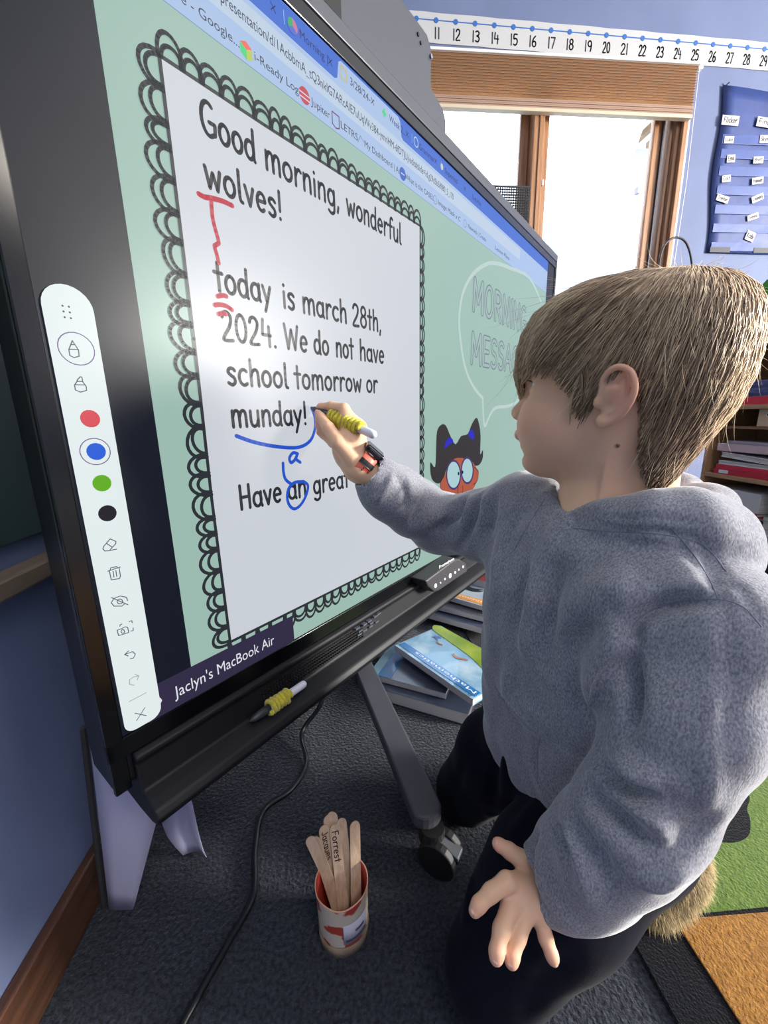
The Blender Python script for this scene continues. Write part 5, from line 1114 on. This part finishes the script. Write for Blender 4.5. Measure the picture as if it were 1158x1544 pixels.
tA, tB = buv(380, 1094, .030), buv(466, 1035, .034)
pen('stylus_pen', B(tA[0], -.4565, .0255), B(tB[0], -.4565, .0255), 'yellow-wrapped pen lying on the tray under the screen', turns=6, wrap=(.30, .66), dark=.32)
# ================================================================= cup of craft sticks
c0 = onz(519, 1398, 0); c0[2] = 0
can = empty('craft_stick_cup', c0, 'round cup with red flower pattern holding wooden sticks on the carpet', 'cup')
HC, RC = .100, .0415
cm = mat('cup_pattern', (188, 176, 158), .6, col2=(158, 52, 42), nscale=34, lo=.56, hi=.60, detail=1.5)
cin = mat('cup_red_inside', (190, 62, 48), .6)
n_ = 40; V = []; Fc = []; prof = [(RC * .93, .0015), (RC * .95, .004), (RC * .94, .014), (RC * .97, .05), (RC, HC - .004), (RC * 1.015, HC), (RC * .985, HC + .001)]
for r_, z in prof:
    for k in range(n_): a = 2 * PI * k / n_; V.append(c0 + np.array([r_ * math.cos(a), r_ * math.sin(a), z + (.0012 * math.sin(5 * a) if z > HC - .01 else 0)]))
for i in range(len(prof) - 1):
    for k in range(n_): Fc.append((i * n_ + k, i * n_ + (k + 1) % n_, (i + 1) * n_ + (k + 1) % n_, (i + 1) * n_ + k))
Fc.append(tuple(range(n_))[::-1]); mesh('outer_wall', V, Fc, cm, can, True)
V = []; Fc = []
for r_, z in ((RC * .985, HC + .001), (RC * .96, HC - .003), (RC * .92, .02), (RC * .9, .004)):
    for k in range(n_): a = 2 * PI * k / n_; V.append(c0 + np.array([r_ * math.cos(a), r_ * math.sin(a), z + (.0012 * math.sin(5 * a) if z > HC - .01 else 0)]))
for i in range(3):
    for k in range(n_): Fc.append((i * n_ + (k + 1) % n_, i * n_ + k, (i + 1) * n_ + k, (i + 1) * n_ + (k + 1) % n_))
Fc.append(tuple(3 * n_ + k for k in range(n_))); mesh('inner_wall', V, Fc, cin, can, True)
def ringband(nm, z0, z1, a0, a1, off, m, wob=0):
    V = []; n2 = 20
    for i in range(n2 + 1):
        a = math.radians(a0 + (a1 - a0) * i / n2)
        for z in (z0, z1): r_ = RC * (.95 + .05 * z / HC) + off; V.append(c0 + np.array([r_ * math.cos(a), r_ * math.sin(a), z + wob * math.sin(i * 1.3)]))
    o = mesh(nm, V, [(2 * i, 2 * i + 2, 2 * i + 3, 2 * i + 1) for i in range(n2)], m, can, True); o.modifiers.new('s', 'SOLIDIFY').thickness = .0008
ringband('base_band', .001, .022, 0, 360, .0012, mat('cup_tan', (150, 132, 108), .7, col2=(120, 100, 80), nscale=30), .001)
ringband('paper_label', .030, .070, -88, -28, .0014, mat('cup_label', (176, 172, 186), .7)); ringband('label_print', .036, .040, -84, -34, .0020, mat('cup_print', (70, 62, 74), .7)); ringband('label_print', .050, .054, -62, -40, .0020, mat('cup_print', (70, 62, 74), .7))
rimp = [c0 + np.array([RC * 1.0 * math.cos(2 * PI * k / 40), RC * 1.0 * math.sin(2 * PI * k / 40), HC + .0005 + .0012 * math.sin(10 * PI * k / 40)]) for k in range(41)]
MB().tube(rimp, .0011, 6).build('rim_edge', mat('cup_rim', (200, 150, 120), .6), can, smooth=True)
birch = mat('birch_wood', (206, 178, 150), .65, col2=(186, 156, 126), nscale=4, stretch=(40, 40, 3), bump=.2, bscale=60)
sticks = [((474, 1262), .150, -.022, .010, 'left leaning wooden craft stick in front, in the patterned cup'), ((466, 1262), .156, -.024, .018, 'wooden craft stick just behind the leftmost one, in the patterned cup'), ((487, 1245), .163, -.010, .013, 'wooden craft stick with a blurred black name, left of centre'), ((504, 1243), .160, .000, .000, 'wooden craft stick with a black name running down it, front centre'),
          ((494, 1229), .170, -.006, .022, 'wooden craft stick standing tallest at the back left'), ((500, 1224), .172, .000, .026, 'rearmost wooden craft stick, mostly hidden'), ((514, 1234), .166, .010, .012, 'plain wooden craft stick right behind the front centre one'), ((535, 1238), .158, .022, .004, 'rightmost wooden craft stick, standing apart against the cup wall')]
for i, ((px, py), zt, bx, by, lab) in enumerate(sticks):
    zt -= .002; tipc = onz(px, py, zt); rim = tipc * .45 + (c0 + np.array([bx, by, 0])) * .55; rr_ = rim - c0; rr_[2] = 0; rl = np.linalg.norm(rr_); rr_ = rr_ * min(1, .0335 / rl); rim = c0 + rr_ + np.array([0, 0, HC]); bot = tipc + (rim - tipc) * (zt - .006) / (zt - HC); br = bot - c0; br[2] = 0; bl = np.linalg.norm(br); bot = c0 + br * min(1, .030 / bl) + np.array([0, 0, .006]); ey = tipc - bot; L_ = np.linalg.norm(ey); ey /= L_
    vw = np.array([0, 0, CAM_H]) - tipc; vw[2] *= .3; tw = [-.25, -.2, .35, .05, .3, -.3, .25, .3][i]; vw /= np.linalg.norm(vw); ex = np.cross(ey, vw); ex /= np.linalg.norm(ex); ex = ex * math.cos(tw) + np.cross(ey, ex) * math.sin(tw); ez = np.cross(ex, ey); hw = .0088
    pl_ = [(hw * math.cos(a), L_ - hw + hw * math.sin(a)) for a in np.linspace(0, PI, 12)] + [(hw * math.cos(a), hw + hw * math.sin(a)) for a in np.linspace(PI, 2 * PI, 12)]
    st = empty('craft_stick', bot, lab, 'craft stick', 'wooden name sticks in the cup')
    MB().prism(pl_, bot - ez * .0009, ex, ey, ez, .0018).build('wood', birch, st)
    if i in (2, 3):
        mb = MB(); sgn = 1 if ez.dot(vw) > 0 else -1; txt = 'Forrest' if i == 3 else 'Jacques'; Lt = .046
        emb = lambda a, b_: bot + ex * (b_ * sgn * .86 - .0052 * sgn) + ey * (L_ - .009 - a) + ez * (.0012 * sgn)
        stroke_mesh(mb, text_strokes(txt, 0, 0, Lt, 0, .0125), .0016, emb); mb.build('handwritten_name', mat('marker_ink', (24, 22, 26), .6), st)
# ================================================================= textbooks on the floor
def book(A, D, wd, th, zt, label, cover, pages=(205, 200, 190), group='mathematics books stacked on the floor', flip=False, soft=True):
    A = onz(*A, zt); D = onz(*D, zt); e1 = D - A; L_ = np.linalg.norm(e1); e1 /= L_; e2 = np.array([-e1[1], e1[0], 0]); e2 = e2 if e2.dot([0, 1, 0]) > 0 else -e2; e3 = np.array([0, 0, 1.])
    b_ = empty('textbook', A + e1 * L_ / 2 + e2 * wd / 2 - e3 * th, label, 'book', group)
    c = A + e1 * L_ / 2 + e2 * wd / 2
    MB().quadbox(c - e3 * th / 2, e1 * (L_ / 2 - .003), e2 * (wd / 2 - .003), e3 * (th / 2 - .0015)).build('page_block', mat('pages_%d' % pages[0], pages, .8, col2=tuple(int(v * .8) for v in pages), nscale=5, stretch=(1, 1, 160)), b_)
    MB().quadbox(c - e3 * .001, e1 * L_ / 2, e2 * wd / 2, e3 * .001).build('front_cover', cover, b_, bevel=.0008)
    MB().quadbox(c - e3 * (th - .001), e1 * L_ / 2, e2 * wd / 2, e3 * .001).build('back_cover', cover, b_, bevel=.0008)
    MB().quadbox(A + e1 * L_ / 2 - e3 * th / 2 + e2 * .001, e1 * L_ / 2, e2 * .001, e3 * th / 2).build('spine', mat('spine_white', (214, 210, 208), .5), b_, bevel=.0008)
    return b_, A, e1, e2, e3, L_
cvd = mat('cover_dark', (62, 64, 72), .5)
# cardboard tray of dark items underneath
b0, A_b, e1, e2, e3, L_ = book((566, 1038), (706, 1078), .22, .034, .036, 'thick dark workbook at the bottom of the front stack, on the carpet', mat('cover_slate', (58, 66, 84), .5), (86, 84, 88))
b1, A_b, e1, e2, e3, L_ = book((556, 1016), (672, 1046), .20, .018, .056, 'blue and grey workbook in the middle of the front stack, corner sticking out left', mat('cover_bluegrey', (92, 98, 112), .35, coat=.5), (190, 190, 192))
MB().quadbox(A_b + e1 * .035 + e2 * .1 + e3 * .0006, e1 * .035, e2 * .098, e3 * .0006).build('blue_panel', mat('panel_blue', (38, 104, 150), .3, coat=.6), b1)
MB().quadbox(A_b + e1 * .014 + e2 * .1 + e3 * .0012, e1 * .014, e2 * .098, e3 * .0004).build('film_edge', mat('film_teal', (120, 160, 170), .15, coat=.8), b1)
seab = mat('cover_sea', (116, 160, 186), .22, col2=(196, 214, 222), nscale=9, coat=1.0, detail=6, lo=.5, hi=.75, bump=.25, bscale=14, bdist=.004)
b2, A2_, e1, e2, e3, L2_ = book((595, 973), (713, 1055), .205, .020, .098, 'glossy blue and green mathematics book with a sea picture, top of the front stack', seab)
b2.location.z += 0
up_ = lambda a, b_, n=.0008: A2_ + e1 * a + e2 * b_ + e3 * n
def plate(nm, a0, a1, b0_, b1_, m, par, n=.0009, up=up_):
    return MB().prism([(a0, b0_), (a1, b0_), (a1, b1_), (a0, b1_)], up(0, 0, n - .0004), e1, e2, e3, .0005).build(nm, m, par)
def curvy(nm, pts, m, par, n, up=up_, k=5):
    P = [tuple(q) for q in crv(pts, k, True)]; return MB().prism(P, up(0, 0, n - .0002), e1, e2, e3, .0004).build(nm, m, par)
grn = mat('cover_green', (150, 168, 48), .25, coat=1.0, col2=(112, 140, 40), nscale=12)
band = mat('cover_band_blue', (44, 116, 176), .25, coat=1.0)
plate('title_band', .006, L2_ - .004, .012, .036, band, b2, .0010)
curvy('green_field', [(.004, .200), (.004, .165), (L2_ * .3, .152), (L2_ * .6, .140), (L2_ - .004, .108), (L2_ - .003, .165), (L2_ - .004, .201), (L2_ * .5, .202)], grn, b2, .0011)
wht = mat('print_cover_white', (232, 236, 240), .3, coat=.8)
mb = MB(); font_on(mb, 'Mathematics', 0, 0, L2_ * .74, .0125, lambda a, b_: up_(L2_ - .012 - a, .030 - b_, .0018)); mb.build('title_lettering', wht, b2)
mb = MB(); font_on(mb, 'Ready Classroom', 0, 0, L2_ * .6, .0055, lambda a, b_: up_(L2_ - .012 - a, .0095 - b_, .0014)); mb.build('series_lettering', mat('print_navy', (40, 50, 110), .4), b2)
curvy('fish_shape', [(.030, .150), (.040, .143), (.052, .150), (.066, .146), (.060, .136), (.068, .126), (.050, .132), (.038, .127), (.042, .138)], mat('print_fish', (66, 96, 140), .3, coat=.8), b2, .0012)
curvy('swimmer_shape', [(.150, .118), (.162, .110), (.178, .112), (.196, .122), (.204, .120), (.186, .106), (.172, .100), (.158, .104)], mat('print_brown', (150, 96, 60), .3, coat=.8), b2, .0012)
curvy('small_diver', [(.070, .125), (.080, .120), (.092, .124), (.098, .119), (.084, .114), (.072, .118)], mat('print_brown', (150, 96, 60), .3, coat=.8), b2, .0012)
# rear stack
b3, A3_, e1, e2, e3, L3_ = book((632, 921), (742, 952), .21, .022, .050, 'dark-edged workbook at the bottom of the rear stack', mat('cover_slate', (58, 66, 84), .5), (70, 70, 76))
b4, A3_, e1, e2, e3, L3_ = book((640, 908), (742, 934), .21, .020, .075, 'white-spined workbook in the middle of the rear stack, beside the child\'s chest', cvd, (96, 96, 100))
b5, A3_, e1, e2, e3, L3_ = book((655, 893), (742, 918), .20, .020, .100, 'mathematics book with an orange band and a penguin picture, top of the rear stack', mat('cover_ice', (186, 196, 200), .3, coat=.8, col2=(160, 172, 180), nscale=8))
up3 = lambda a, b_, n=.0008: A3_ + e1 * a + e2 * b_ + e3 * n
curvy('orange_band', [(.004, .012), (.06, .010), (.14, .010), (L3_ - .004, .012), (L3_ - .004, .052), (.13, .044), (.06, .050), (.012, .075)], mat('cover_orange', (226, 150, 50), .3, coat=.8), b5, .0010, up3)
mb = MB(); font_on(mb, 'Mathematics', 0, 0, L3_ * .72, .016, lambda a, b_: up3(L3_ - .012 - a, .036 - b_, .0018)); mb.build('title_lettering', wht, b5)
curvy('penguin_shape', [(.080, .115), (.095, .100), (.125, .098), (.150, .110), (.158, .126), (.140, .122), (.150, .142), (.132, .132), (.110, .128), (.095, .135)], mat('print_black_gloss', (30, 32, 34), .3, coat=.8), b5, .0012, up3)
b6, A6_, e1, e2, e3, L6_ = book((690, 866), (760, 885), .16, .030, .130, 'dark red book behind the rear stack of mathematics books', mat('cover_red', (132, 44, 44), .4), (110, 70, 66))
# ================================================================= rug
bfl = mat('rug_black', (20, 21, 26), .98, spec=.05, bump=.8, bscale=260, bdist=.004, sheen=.2)
def rugm(n_, c, c2): return mat('rug_' + n_, c, .97, spec=.05, col2=c2, nscale=140, bump=1.0, bscale=240, bdist=.005, sheen=.25)
rug = empty('play_rug', (1.4, .5, 0), 'thick play rug with green, orange, blue and purple fields outlined in black', 'rug')
def fl_(px, py): p = onz(px, py, .008); return (p[0], p[1])
base = [(.425, 1.70), (.412, -.7), (2.02, -.7), (2.02, 1.70)]
MB().prism(base, np.array([0, 0, .0005]), np.array([1., 0, 0]), np.array([0, 1., 0]), np.array([0, 0, 1.]), .0075).build('black_backing', bfl, rug)
def field(nm, pts, m, k=0):
    P = [tuple(q) for q in crv(pts, k, True)] if k else pts
    MB().prism(P, np.array([0, 0, .008]), np.array([1., 0, 0]), np.array([0, 1., 0]), np.array([0, 0, 1.]), .0028).build(nm, m, rug, bevel=.0015)
gA, gB = fl_(1126, 1104), fl_(1158, 1172)
dx_, dy_ = gB[0] - gA[0], gB[1] - gA[1]
field('orange_field', [(.500, .447), (.488, -.6), (1.95, -.6), (1.95, .395), (.9, .432)], rugm('orange', (158, 112, 54), (134, 92, 42)))
field('green_field', [(.502, .452), (.79, .444), gB, gA, (gA[0] - .06, gA[1] + .10), (.505, .93)], rugm('green', (100, 122, 58), (82, 106, 44)))
bA = (gA[0] + .055, gA[1] + .035); bB = (gB[0] + .058, gB[1] - .01)
field('blue_field', [bA, bB, (.865, .452), (2.0, .415), (2.0, 1.10), fl_(1158, 972), fl_(1128, 982), (1.2, 1.12)], rugm('blue', (24, 66, 140), (18, 52, 116)))
field('pink_line', [fl_(1128, 966), fl_(1160, 956), (2.0, 1.23), (2.0, 1.26), fl_(1160, 950), fl_(1128, 960)], rugm('pink', (170, 124, 132), (150, 106, 116)))
field('purple_field', [fl_(1120, 944), fl_(1160, 934), (2.0, 1.34), (2.0, 1.60), fl_(1160, 884), fl_(1105, 886)], rugm('purple', (100, 70, 106), (86, 58, 90)))
P = [onz(a, b_, .0115) for a, b_ in [(1125, 905), (1138, 902), (1148, 915), (1160, 930)]]; MB().tube(crv(P, 4), .010, 6).build('black_squiggle', bfl, rug)
blob = [fl_(a, b_) for a, b_ in [(1078, 1178), (1090, 1164), (1108, 1166), (1122, 1182), (1130, 1205), (1126, 1222), (1131, 1240), (1128, 1262), (1108, 1272), (1080, 1270), (1060, 1262), (1055, 1210)]]
P = [tuple(q) for q in crv(blob, 4, True)]; MB().prism(P, np.array([0, 0, .0095]), np.array([1., 0, 0]), np.array([0, 1., 0]), np.array([0, 0, 1.]), .0022).build('black_shape', bfl, rug)
# ================================================================= tan plush behind the child
pl0 = onz(994, 1300, .06); plc = np.array([pl0[0], pl0[1], 0])
pls = empty('plush_toy', plc, 'tan long-haired fluffy plush lying on the rug behind the kneeling child', 'plush toy')
lo = plc + np.array([-.12, -.12, -.02]); X, Y, Z = grid(lo, plc + np.array([.12, .13, .17]), .005)
d = elp(X, Y, Z, plc + np.array([0, 0, .058]), (.054, .060, .056)); d = smin(d, elp(X, Y, Z, plc + np.array([.012, -.012, .10]), (.042, .045, .045)), .03); d = smin(d, elp(X, Y, Z, plc + np.array([-.035, -.03, .030]), (.040, .036, .028)), .02); d = smax(d, (.0115 - Z).astype(np.float32), .01)
Pq, Qq = nets(d, lo, .005); Pq = relax(Pq, Qq, 2); fm_ = mat('plush_tan', (140, 120, 82), .95, col2=(112, 92, 60), nscale=60, sheen=.3, bump=.5, bscale=200)
mesh('stuffed_body', Pq, Qq, fm_, pls, smooth=True)
Nq = normals(Pq, Qq); idx = RNG.integers(0, len(Pq), 9000); b_ = Pq[idx] + RNG.normal(size=(9000, 3)) * .0015; nn_ = Nq[idx]; dn = nn_ * .55 + np.array([0, 0, -.75]) + RNG.normal(size=(9000, 3)) * .22; dn /= np.linalg.norm(dn, axis=1)[:, None]; ln_ = RNG.uniform(.008, .020, 9000)[:, None]
mid_ = b_ + (nn_ * .6 + dn * .4) * ln_ * .5; tp3 = mid_ + dn * ln_ * .6; tp3[:, 2] = np.maximum(tp3[:, 2], .012); sdv = np.cross(dn, nn_ + .01); sdv /= np.linalg.norm(sdv, axis=1)[:, None] + 1e-9
VV = np.stack([b_ - sdv * .0005, b_ + sdv * .0005, mid_ + sdv * .0004, mid_ - sdv * .0004, tp3], 1).reshape(-1, 3); base_i = (np.arange(9000) * 5)[:, None]; F4 = (base_i + np.array([0, 1, 2, 3])).tolist(); F3 = (base_i + np.array([3, 2, 4])).tolist()
fo = mesh('fur', VV, F4 + F3, mat('plush_fur', (190, 166, 116), .8, attr='tint'), pls); fo['kind'] = 'stuff'
cc_ = np.array(srgb((172, 150, 106))[:3]) * RNG.uniform(.6, 1.15, 9000)[:, None]; vcol(fo, np.repeat(cc_, 5, axis=0))
# ================================================================= bookcase
XB0 = 2.03; pine = mat('pine_shelf', (176, 136, 96), .5, col2=(156, 116, 78), nscale=5, stretch=(20, 2, 20), bump=.1, bscale=40)
YE, YS = 2.13, 1.15
bc = empty('bookcase', (XB0 + .15, (YE + YS) / 2, 0), 'low open pine bookcase crowded with books at the right edge', 'bookcase')
MB().box(XB0, XB0 + .30, YE, YE + .025, 0.0, 1.16).build('side_panel', pine, bc, bevel=.002); MB().box(XB0, XB0 + .30, YS - .025, YS, 0.0, 1.16).build('side_panel', pine, bc, bevel=.002)
MB().box(XB0 + .285, XB0 + .30, YS, YE, .05, 1.16).build('back_panel', mat('pine_back', (150, 116, 82), .6), bc)
SHZ = [.150, .452, .818, 1.14]
for z in SHZ: MB().box(XB0, XB0 + .284, YS + .0005, YE - .0005, z, z + .022).build('shelf', pine, bc, bevel=.002)
MB().box(XB0 + .03, XB0 + .05, YS, YE, .0, .15).build('kick_board', mat('kick_dark', (24, 22, 24), .8), bc)
def shelf_item(name, y0, y1, z0, z1, cover, label, cat, group=None, depth=.20, spine=True, x0=None, tilt=0.0, pages=(206, 200, 188)):
    x0 = XB0 + .012 if x0 is None else x0
    e = empty(name, (x0 + depth / 2, (y0 + y1) / 2, z0), label, cat, group)
    def bx_(nm, a0, a1, b0_, b1_, c0_, c1_, m):
        mb = MB(); cx_ = np.array([(a0 + a1) / 2, (b0_ + b1_) / 2, (c0_ + c1_) / 2]); ct, st = math.cos(tilt), math.sin(tilt); rel = cx_ - np.array([x0, (y0 + y1) / 2, z0]); rel = np.array([rel[0], rel[1] * ct - rel[2] * st, rel[1] * st + rel[2] * ct]) + np.array([x0, (y0 + y1) / 2, z0 + abs(st) * (y1 - y0) / 2])
        mb.quadbox(rel, ((a1 - a0) / 2, 0, 0), np.array([0, ct, st]) * (b1_ - b0_) / 2, np.array([0, -st, ct]) * (c1_ - c0_) / 2); return mb.build(nm, m, e, bevel=.0012)
    t = min(.0025, (z1 - z0) * .2)
    bx_('cover_board', x0, x0 + depth, y0, y1, z0, z0 + t, cover); bx_('cover_board', x0, x0 + depth, y0, y1, z1 - t, z1, cover)
    if spine: bx_('spine', x0, x0 + t, y0, y1, z0 + t, z1 - t, cover); bx_('page_block', x0 + t, x0 + depth - .003, y0 + .002, y1 - .002, z0 + t, z1 - t, mat('pages_%d' % pages[0], pages, .8, col2=tuple(int(v * .8) for v in pages), nscale=5, stretch=(1, 1, 160)))
    else: bx_('page_block', x0 + .003, x0 + depth - .003, y0 + .002, y1 - .002, z0 + t, z1 - t, mat('pages_%d' % pages[0], pages, .8, col2=tuple(int(v * .8) for v in pages), nscale=5, stretch=(1, 1, 160)))
    return e
def cv(n_, c): return mat('cover_' + n_, c, .45)
z = SHZ[0] + .0225
def stack(y0, y1, z, items, group, **k):
    for i, (nm, th, col, lab, cat, jit) in enumerate(items):
        shelf_item(nm, y0 + jit, y1 + jit, z, z + th - .0006, cv(*col), lab, cat, group, **k); z += th
    return z
red_, blu2, sky_, ylw, crm = ('crimson', (178, 34, 50)), ('denim', (60, 104, 160)), ('sky', (118, 160, 190)), ('sand', (198, 164, 108)), ('cream', (214, 206, 190))
zt = stack(1.80, 2.10, z, [('book', .030, sky_, 'light blue spine, bottom of the lowest shelf stack', 'book', 0), ('book', .020, red_, 'dark red spine second from the bottom on the lowest shelf', 'book', .005), ('book', .014, ylw, 'thin sand-coloured spine in the lowest shelf stack', 'book', -.004), ('book', .026, blu2, 'denim blue spine in the lowest shelf stack', 'book', .004), ('book', .020, red_, 'dark red spine fourth up, under another red one', 'book', -.003), ('book', .020, red_, 'top dark red spine right beneath the grey binder', 'book', .006)], 'books lying on the lowest shelf')
shelf_item('ring_binder', 1.80, 2.11, zt + .0005, zt + .098, cv('binder', (196, 192, 186)), 'large pale grey ring binder on top of the lowest shelf stack', 'binder', depth=.26)
zt = stack(1.42, 1.775, z, [('book', .034, crm, 'cream page edges, bottom of the right stack on the lowest shelf', 'book', 0), ('book', .034, crm, 'cream page edges, second up in the right stack', 'book', .006), ('book', .036, crm, 'cream page edges, third up in the right stack', 'book', -.004), ('book', .024, ('olive', (96, 130, 80)), 'green cover on top of the cream right stack', 'book', 0)], 'books with page edges outward', spine=False)
z = SHZ[1] + .0225
zt = stack(1.72, 2.09, z, [('book', .026, red_, 'crimson book, bottom of the middle shelf stack', 'book', 0), ('book', .026, ('crimson_bright', (200, 36, 56)), 'brighter crimson book above the bottom one on the middle shelf', 'book', -.012)], 'red books on the middle shelf')
rb2 = [q for q in bpy.data.objects if q.get('label', '').startswith('crimson book, bottom')][0]
MB().box(XB0 + .0100, XB0 + .0119, 2.00, 2.055, SHZ[1] + .028, SHZ[1] + .046).build('spine_label', mat('spine_white', (214, 210, 208), .5), rb2)
zt0 = zt
zt = stack(1.74, 2.07, zt + .0005, [('paper_stack', .020, ('paper_white', (214, 208, 206)), 'flat sheaf of white papers on the crimson books', 'papers', 0)], None, spine=False)
shelf_item('paper_stack', 1.76, 2.06, zt + .0005, zt + .026, cv('paper_white', (214, 208, 206)), 'tilted sheaf of loose papers under the soft folder', 'papers', spine=False, tilt=.07)
shelf_item('soft_folder', 1.70, 2.09, zt + .052, zt + .092, cv('folder_pink', (196, 168, 166)), 'pinkish grey folder lying on the tilted papers', 'folder', depth=.24, tilt=.0)
shelf_item('soft_folder', 1.68, 2.04, zt + .093, zt + .108, cv('folder_grey', (150, 140, 146)), 'thin dark grey folder topmost on the middle shelf', 'folder', depth=.22)
for i in range(7): shelf_item('thin_booklet', 1.46, 1.705, z + .0185 * i, z + .0185 * i + .0175, cv('yellow', (226, 190, 52)), 'yellow booklet number %s from the bottom of the bright pile on the middle shelf' % ['one', 'two', 'three', 'four', 'five', 'six', 'seven'][i], 'booklet', 'yellow booklets on the middle shelf', x0=XB0 + .004 + .003 * (i % 3))
for i, y in enumerate((1.90, 1.72)):
    e = empty('wooden_box', (XB0 + .12, y - .06, .73), 'small pale wooden box with two holes tucked high on the middle shelf, %s' % ('farther one' if i == 0 else 'nearer one'), 'box', 'small wooden boxes under the upper shelf')
    MB().box(XB0 + .02, XB0 + .22, y - .13, y, .733, SHZ[2] - .001).build('box_body', mat('box_pine', (190, 162, 130), .6), e, bevel=.002)
    for dy in (.050, .085): MB().tube([(XB0 + .0195, y - dy, .790), (XB0 + .0215, y - dy, .790)], .011, 14).build('hole_ring', mat('ring_white', (224, 216, 204), .5), e); MB().tube([(XB0 + .0185, y - dy, .790), (XB0 + .0215, y - dy, .790)], .0065, 12).build('hole', mat('hole_black', (8, 8, 10), .8), e)
    # each hangs on a batten
    MB().box(XB0 + .03, XB0 + .2, y - .12, y - .01, .7325, .7335).build('box_base', mat('box_pine', (190, 162, 130), .6), e)
for i, yy in enumerate((2.0, 1.55)): pass
bt = MB().box(XB0 + .01, XB0 + .284, YS + .001, YE - .001, .720, .7322).build('inner_ledge', mat('ledge_brown', (120, 84, 56), .6), bc)
z = SHZ[2] + .0225
redb = len(bpy.data.objects); before = set(bpy.data.objects); zt = stack(1.62, 2.00, z, [('book', .040, ('crimson_bright', (200, 36, 56)), 'thick bright red book on the upper shelf, right under the navy ones', 'book', 0)], 'books on the upper shelf')
mb = MB(); pts_ = [(1.66, z + .013), (1.76, z + .013), (1.76, z + .027), (1.66, z + .027), (1.66, z + .013)]; stroke_mesh(mb, [pts_], .003, lambda a, b_: (XB0 + .0114, a, b_)); rb_ = [q for q in bpy.data.objects if q not in before and q.type == 'EMPTY'][0]; mb.build('title_frame', mat('spine_cream', (220, 170, 150), .5), rb_)
zt = stack(1.60, 1.97, zt, [('book', .020, ('navy', (34, 44, 96)), 'navy book resting on the bright red book', 'book', 0), ('book', .018, ('navy_light', (52, 66, 120)), 'slightly lighter navy book in the upper shelf pile', 'book', -.01), ('book', .020, ('navy', (34, 44, 96)), 'third navy book up on the upper shelf', 'book', .006), ('book', .018, ('navy_light', (52, 66, 120)), 'topmost navy book on the upper shelf', 'book', -.008)], 'books on the upper shelf')
shelf_item('wooden_block', 1.66, 1.86, zt + .0005, zt + .07, cv('block', (206, 180, 140)), 'pale wooden block on top of the navy books', 'block', spine=True, depth=.12)
